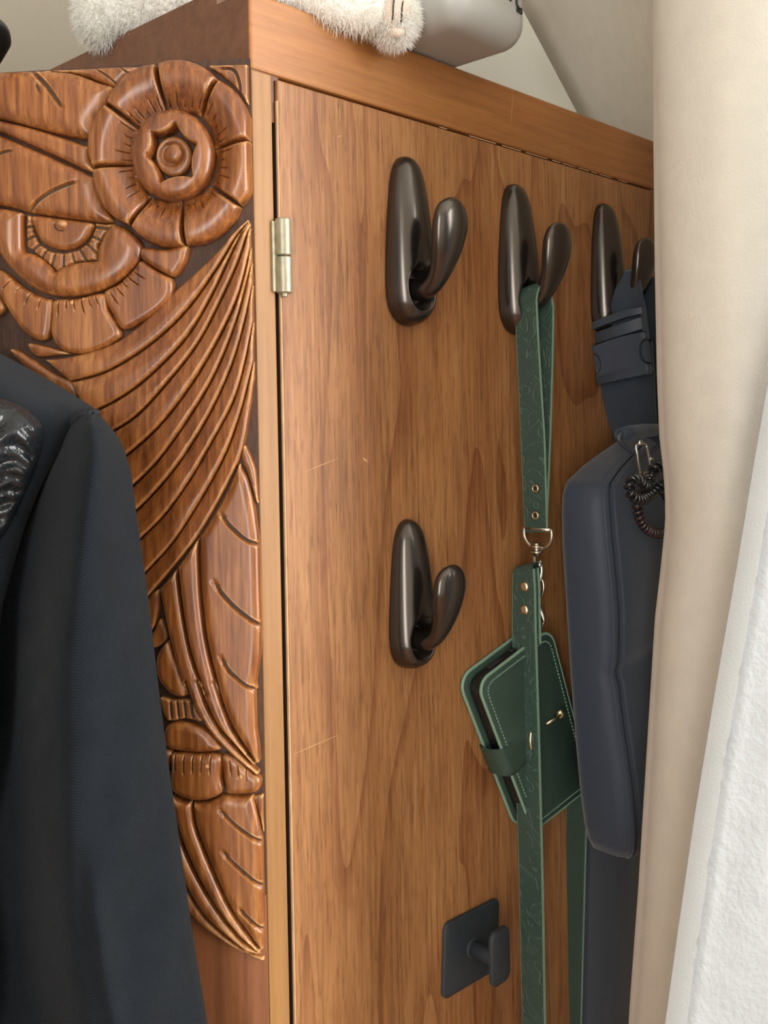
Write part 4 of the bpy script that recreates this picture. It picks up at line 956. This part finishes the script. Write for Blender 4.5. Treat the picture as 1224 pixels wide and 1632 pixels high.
def y_body(x, y, d):
    top = np.interp(x, [-300, -90, 0, 80, 128, 157], [430, 515, 563, 606, 636, 655])
    Y = 0.425 + 0.05 * np.exp(-np.clip(y - top, 0, 999) / 28) + 0.006 * np.exp(-d / 6)
    Y += 0.006 * np.sin((x + y * .6) / 40) * np.clip((y - 620) / 60, 0, 1) * .6
    Y -= 0.008 * np.exp(-((y - 690) / 60) ** 2) * np.clip((60 - x) / 80, 0, 1)
    return Y
sheet('jacket_front', body, y_body, 0.478, 'denim', jk, step=8)
patch = cr([(-120, 640), (-40, 628), (20, 640), (62, 668), (70, 700), (56, 748), (34, 800), (8, 850), (-30, 880), (-120, 860)], 5, True)
def y_patch(x, y, d):
    t = y_body(x, y, np.full_like(x, 50.))
    return t - 0.004 * (1 - np.exp(-d / 6)) - 0.0010 * np.sin((y - x * .35) / 4.2 + 3 * np.sin(x / 17) + 2 * np.sin(y / 31)) * np.clip(d / 12, 0, 1) - 0.0012 * np.sin((y + x * .6) / 11.0 + np.sin(x / 13.0)) * np.clip(d / 12, 0, 1)
sheet('glossy_panel', patch, y_patch, 0.428, 'vinyl', jk, step=4, rings=(1.5, 3), label='glossy crinkled panel on the jacket chest')
sm = [(156, 657), (128, 664), (108, 684), (85, 722), (62, 768), (38, 825), (12, 878), (-10, 930)]
sp_ = np.array(cr(sm, 6)); ys = y_sleeve(sp_[:, 0], sp_[:, 1], np.zeros(len(sp_))); yb = y_body(sp_[:, 0], sp_[:, 1], np.zeros(len(sp_)))
mk('armhole_seam', *tube([at(p[0] - 1, p[1], min(a, b) - .0005) for p, a, b in zip(sp_, ys, yb)], 0.0016, 6), M['thread'], jk)
# hanger inside the jacket, hooked over the carved board
hgx = thing('coat_hanger', at(-75, 110, 0.50), 'black coat hanger hooked over the carved board at the left edge', 'hanger')
P = [at(x, y, Y_) for x, y, Y_ in cr([np.array(p) for p in ((-75, 560, .474), (-75, 300, .470), (-74, 160, .462), (-66, 70, .475), (-40, 38, .49), (-8, 40, .505), (4, 62, .518), (-4, 100, .535))], 5)]
mk('hanger_hook', *tube(P, np.interp(np.linspace(0, 1, len(P)), [0, .5, .75, .88, 1], [.0028, .003, .0042, .0046, .0016]), 12), M['phone'], hgx)
P = [at(x, y, .474) for x, y in cr([(-290, 500), (-200, 520), (-75, 560), (20, 620), (80, 670)], 5)]
mk('hanger_arms', *tube(P, 0.004, 8), M['phone'], hgx)

# ------------------------------------------------------------------ curtains
def curtain_sheet(profile_fn, zs, n, th=0.003):
    rows = []
    for z in zs:
        P = profile_fn(z); rows.append(P)
    V = []; 
    return rows
def px_z(y, Y, x=1100): return at(x, y, Y)[2]
zs_px = np.concatenate([np.linspace(-560, -80, 7), np.linspace(-40, 1680, 64), np.linspace(1760, 2600, 6)])
nose = lambda y: np.interp(y, [-600, 0, 200, 400, 500, 600, 700, 750, 790, 830, 860, 920, 1000, 1200, 1450, 1632, 2600], [1046, 1050, 1053, 1057, 1059, 1061, 1065, 1071, 1074, 1075, 1073, 1067, 1058, 1046, 1031, 1018, 960])
backx = lambda y: np.interp(y, [-600, 0, 220, 400, 2600], [800, 975, 1045, 1090, 1150])
rings = []
for y in zs_px:
    z = px_z(y, 0.552, 1060)
    bx = at(backx(y), y, 1.02); nx_ = at(nose(y), y, 0.552)
    bx[2] = nx_[2] = z
    ripple = 0.006 * math.sin(y / 260.0)
    wv = 0.012 * math.exp(-((y - 770) / 70) ** 2)
    prof = [bx, bx * .62 + nx_ * .38 + np.array([.035, 0, 0]), bx * .3 + nx_ * .7 + np.array([.040, 0, 0]), nx_ + np.array([.012, .045, 0]), nx_ + np.array([.0015, .012, 0]), nx_ + np.array([.0012, -.012, 0]), nx_ + np.array([.0105, -.034, 0]), nx_ + np.array([.026, -.048 + wv * .3, 0]),
            nx_ + np.array([.046 + ripple, -.050 + wv * .5, 0]), nx_ + np.array([.070 + ripple, -.040, 0]), nx_ + np.array([.098, -.02, 0]), nx_ + np.array([.13, -.03, 0]), nx_ + np.array([.17, -.06, 0]), nx_ + np.array([.22, -.05, 0]), nx_ + np.array([.27, -.01, 0])]
    pr = np.array(cr(prof, 5)); t = np.gradient(pr, axis=0); t[:, 2] = 0; t /= np.linalg.norm(t, axis=1)[:, None]; nr = np.stack([-t[:, 1], t[:, 0], np.zeros(len(t))], 1)
    rings.append(list(pr) + list((pr + 0.0022 * nr)[::-1]))
cu = mk('curtain', *loft(rings), M['curtain'], None, base=rings[-1][0]); tag(cu, 'cream cloth curtain hanging in front of the wardrobe end', 'curtain')
# white fleece curtain nearer to the camera
edge = lambda y: np.interp(y, [300, 480, 620, 760, 900, 1100, 1300, 1480, 1632, 2200], [1300, 1256, 1222, 1198, 1175, 1140, 1107, 1081, 1060, 985])
rings = []; hr = []
for y in np.concatenate([np.linspace(-500, 250, 6), np.linspace(300, 1700, 90), np.linspace(1750, 2300, 6)]):
    Y0 = 0.452; e0 = at(edge(y) if y > 300 else 1300 + (300 - y) * .25, y, Y0); z = e0[2]
    prof = []
    for k in range(42):
        x = 0.0085 + k * 0.0055; prof.append(e0 + np.array([x, -0.003 - 0.012 * smooth(k / 8) - 0.010 * math.sin(k * .33 + y / 400) * smooth((k - 3) / 8) + 0.0003 * rng.randn(), 0]))
    pr = np.array(prof); rings.append(list(pr) + list((pr + np.array([0, 0.004, 0]))[::-1]))
    hr.append([e0, e0 + np.array([.0035, -.0022, 0]), e0 + np.array([.0088, -.0032, 0]), e0 + np.array([.0095, .001, 0]), e0 + np.array([.0005, .0015, 0])])
fl = thing('fleece_curtain', rings[-1][0], 'white fluffy lining curtain with a flat hem at the lower right edge', 'curtain')
mk('fleece_panel', *loft(rings), M['fleece'], fl); mk('hem_band', *loft(hr), M['hem'], fl, sharp=50)

# ------------------------------------------------------------------ things on top of the wardrobe
def topz(px, py, z=None):
    z = ZT if z is None else z; r = ray(px, py); return CAM + r * ((z - CZ) / r[2])
# pale grey appliance overhanging the edge
K0 = topz(850, 82, ZT + 0.001); K1 = topz(748, 114, ZT + 0.001)
eb = K1 - K0; eb[2] = 0; eb /= np.linalg.norm(eb); el = np.array([-eb[1], eb[0], 0]); el = el if el[0] < 0 else -el
Wb, Db, Hb, rv, re = 0.078, 0.20, 0.17, 0.016, 0.016
def boxring(inset, z):
    P = roundrect(Wb - 2 * inset, Db - 2 * inset, max(rv - inset, 0.004), 8); c = K0 + el * Wb / 2 + eb * Db / 2
    return [c + x * el + y * eb + z * Z for x, y in P]
prof = [(re * (1 - math.sin(a)), re * (1 - math.cos(a))) for a in np.linspace(0, math.pi / 2, 8)]
rr_ = [boxring(i, z) for i, z in prof] + [boxring(0, Hb - re)] + [boxring(re * (1 - math.cos(a)), Hb - re + re * math.sin(a)) for a in np.linspace(0.2, math.pi / 2, 7)]
ap = thing('small_appliance', K0 + el * .03 + eb * .1, 'pale grey rounded plastic appliance on the wardrobe top beside the white plush', 'appliance')
mk('appliance_body', *loft(rr_), M['greyplastic'], ap, sharp=40)
fw = K0 + el * 0.0
for off in (0.018, 0.0245):
    P = [K0 + el * off - eb * 0.0004 + z * Z for z in (0.024, 0.03, 0.05, 0.12)]
    if off < .02: P = [K0 + el * (off - .003) - eb * .0004 + 0.0215 * Z] + P
    mk('vent_slot', *tube(P, 0.0009, 6), M['slot'], ap)
mk('vent_notch', *box(K0 + el * 0.012 - eb * 0.0006 + 0.0195 * Z, 0.006 * el, 0.001 * eb, 0.0035 * Z), M['slot'], ap, smooth=False)

# plush animal sitting on the corner
pl = thing('plush_toy', O + 0.1 * LF + 0.07 * D + ZT * Z, 'white furry plush toy sitting on the wardrobe corner with both feet at the edges', 'plush toy')
def ellipsoid(c, ax, r, nu=28, nv=18):
    """c centre, ax 3 orthonormal axes, r radii"""
    rings = []
    for i in range(nv + 1):
        a = math.pi * (i + .02) / (nv + .04)
        rings.append([c + r[2] * math.cos(a) * ax[2] + math.sin(a) * (r[0] * math.cos(2 * math.pi * k / nu) * ax[0] + r[1] * math.sin(2 * math.pi * k / nu) * ax[1]) for k in range(nu)])
    return loft(rings)
def axes(t):
    t = np.array(t, float); t /= np.linalg.norm(t); u = np.cross(t, Z); u = u / np.linalg.norm(u) if np.linalg.norm(u) > .1 else np.array([1., 0, 0]); return [u, np.cross(t, u), t]
def fur(vf, count, ln, name, parent, mat, keep=None):
    V, Fc = vf; V = np.array(V); tri = [(f[0], f[i], f[i + 1]) for f in Fc if len(f) < 10 for i in range(1, len(f) - 1)]
    tri = np.array(tri); a, b, c = V[tri[:, 0]], V[tri[:, 1]], V[tri[:, 2]]; nr = np.cross(b - a, c - a); ar = np.linalg.norm(nr, axis=1); nr = nr / (ar[:, None] + 1e-12)
    cen = V.mean(0); flip = np.sign(((a + b + c) / 3 - cen) @ np.eye(3) * 1).sum(1) * 0 + np.where((nr * ((a + b + c) / 3 - cen)).sum(1) < 0, -1, 1); nr *= flip[:, None]
    pick = rng.choice(len(tri), count, p=ar / ar.sum()); u = rng.rand(count, 1); v = rng.rand(count, 1); k = (u + v) > 1; u = np.where(k, 1 - u, u); v = np.where(k, 1 - v, v)
    P = a[pick] + u * (b - a)[pick] + v * (c - a)[pick]; n_ = nr[pick] + 0.55 * rng.randn(count, 3) * .8; n_ /= np.linalg.norm(n_, axis=1)[:, None]
    L_ = ln * (0.5 + rng.rand(count, 1)); sd = np.cross(n_, rng.randn(count, 3)); sd /= np.linalg.norm(sd, axis=1)[:, None]
    w_ = 0.00028; mid = P + n_ * L_ * .55 - np.array([0, 0, 1]) * L_ * .06; tip = P + n_ * L_ - np.array([0, 0, 1]) * L_ * .25
    VV = np.stack([P - sd * w_, P + sd * w_, mid - sd * w_ * .7, mid + sd * w_ * .7, tip], 1)
    VV = VV.reshape(-1, 3); VV[:, 2] = VV[:, 2]
    FF = []
    for i in range(count): o_ = i * 5; FF += [(o_, o_ + 1, o_ + 3, o_ + 2), (o_ + 2, o_ + 3, o_ + 4)]
    return tag(mk(name, VV, FF, M[mat], parent), kind='stuff')
def plush_part(name, c, t, r, nf, ln=0.006, mat='plush', fm='fur'):
    vf = ellipsoid(np.array(c), axes(t), r); o = mk(name, *vf, M[mat], pl)
    if nf: fur(vf, nf, ln, 'fur', o, fm)
    return o
# right foot and leg lying along the door-side edge
pf = topz(628, 62, ZT + 0.016); pf = hit(626, 28, O + 0.018 * N, N); pk = DL(snz(topz(470, 0))[0] - 0.01, -0.022, ZT + 0.020)
plush_part('leg', (pf + pk) / 2 + 0.001 * Z, pf - pk, (0.0150, 0.0150, np.linalg.norm(pf - pk) * .60), 7000, .0045)
foot = plush_part('foot', pf + 0.002 * D, Z + .1 * D, (0.0125, 0.0130, 0.0150), 5000, .0042)
fcn = pf + 0.003 * D + 0.002 * Z; vdir = CAM - fcn; vdir /= np.linalg.norm(vdir)
def pads(c, nrm, up, par, sc=1.0):
    nrm = nrm / np.linalg.norm(nrm); rt = np.cross(nrm, up); rt /= np.linalg.norm(rt); up2 = np.cross(rt, nrm)
    mk('paw_pad', *ellipsoid(c, [rt, up2, nrm], (0.0078 * sc, 0.0098 * sc, 0.0035)), M['pad'], par)
    for x in (-.0026, .0026):
        P = [c + (x * sc + 0.0012 * sc * math.sin(t * 2)) * rt + t * 0.0078 * sc * up2 + nrm * 0.0036 * math.sqrt(max(0.05, 1 - (t * .8) ** 2 - (x / .0078) ** 2)) for t in np.linspace(-.75, .85, 9)]
        mk('toe_stitch', *tube(P, 0.0005, 6), M['slot'], par)
pads(topz(636, 30, ZT + .016) * 0 + fcn + vdir * 0.0135 + 0.002 * Z, vdir + .25 * D, Z + .25 * D, foot)
mk('under_pad', *ellipsoid(fcn + vdir * 0.0105 - 0.0095 * Z, axes(vdir), (0.0048, 0.0032, 0.003)), M['pad'], foot)
# left foot on the side edge
lf_ = O + 0.135 * LF + 0.0035 * LN + (ZT + 0.0085 + 0.017) * Z; lk = O + 0.06 * LF - 0.03 * LN + (ZT + 0.032) * Z
plush_part('leg', (lf_ + lk) / 2 - .004 * LN, lf_ - lk, (0.02, 0.02, np.linalg.norm(lf_ - lk) * .66), 6000, .0045)
foot2 = plush_part('foot', lf_ - 0.002 * LN, Z + .2 * LF, (0.015, 0.016, 0.0205), 6000, .0045)
vd2 = CAM - lf_; vd2 /= np.linalg.norm(vd2)
pads(lf_ + 0.8 * 0.0155 * LF + vd2 * 0.006 + 0.006 * Z, LF + vd2 * .7, Z, foot2, .8)
bc = O + 0.085 * LF + 0.075 * D + (ZT + 0.075) * Z
plush_part('body', bc, Z, (0.055, 0.05, 0.068), 4000, 0.008)
hd = bc + 0.105 * Z + 0.02 * vd2; head = plush_part('head', hd, Z, (0.048, 0.046, 0.042), 3500, 0.008)
for sg in (-1, 1):
    rt = np.cross(vd2, Z); rt /= np.linalg.norm(rt)
    mk('ear', *ellipsoid(hd + sg * 0.03 * rt + 0.042 * Z, [rt, vd2, Z], (0.014, 0.008, 0.02)), M['brownfur'], pl); mk('eye', *ellipsoid(hd + sg * 0.017 * rt + 0.043 * vd2 + .006 * Z, [rt, vd2, Z], (0.005, 0.004, 0.005)), M['phone'], head)
    plush_part('arm', bc + sg * 0.045 * rt + 0.025 * vd2 + .01 * Z, Z - sg * .4 * rt, (0.015, 0.015, 0.038), 1200)
tl = DL(snz(topz(585, 0))[0], -0.045, ZT + 0.045)
plush_part('tail', tl, Z + .3 * D, (0.012, 0.012, 0.04), 1500, .005, 'brownfur', 'brownfur')
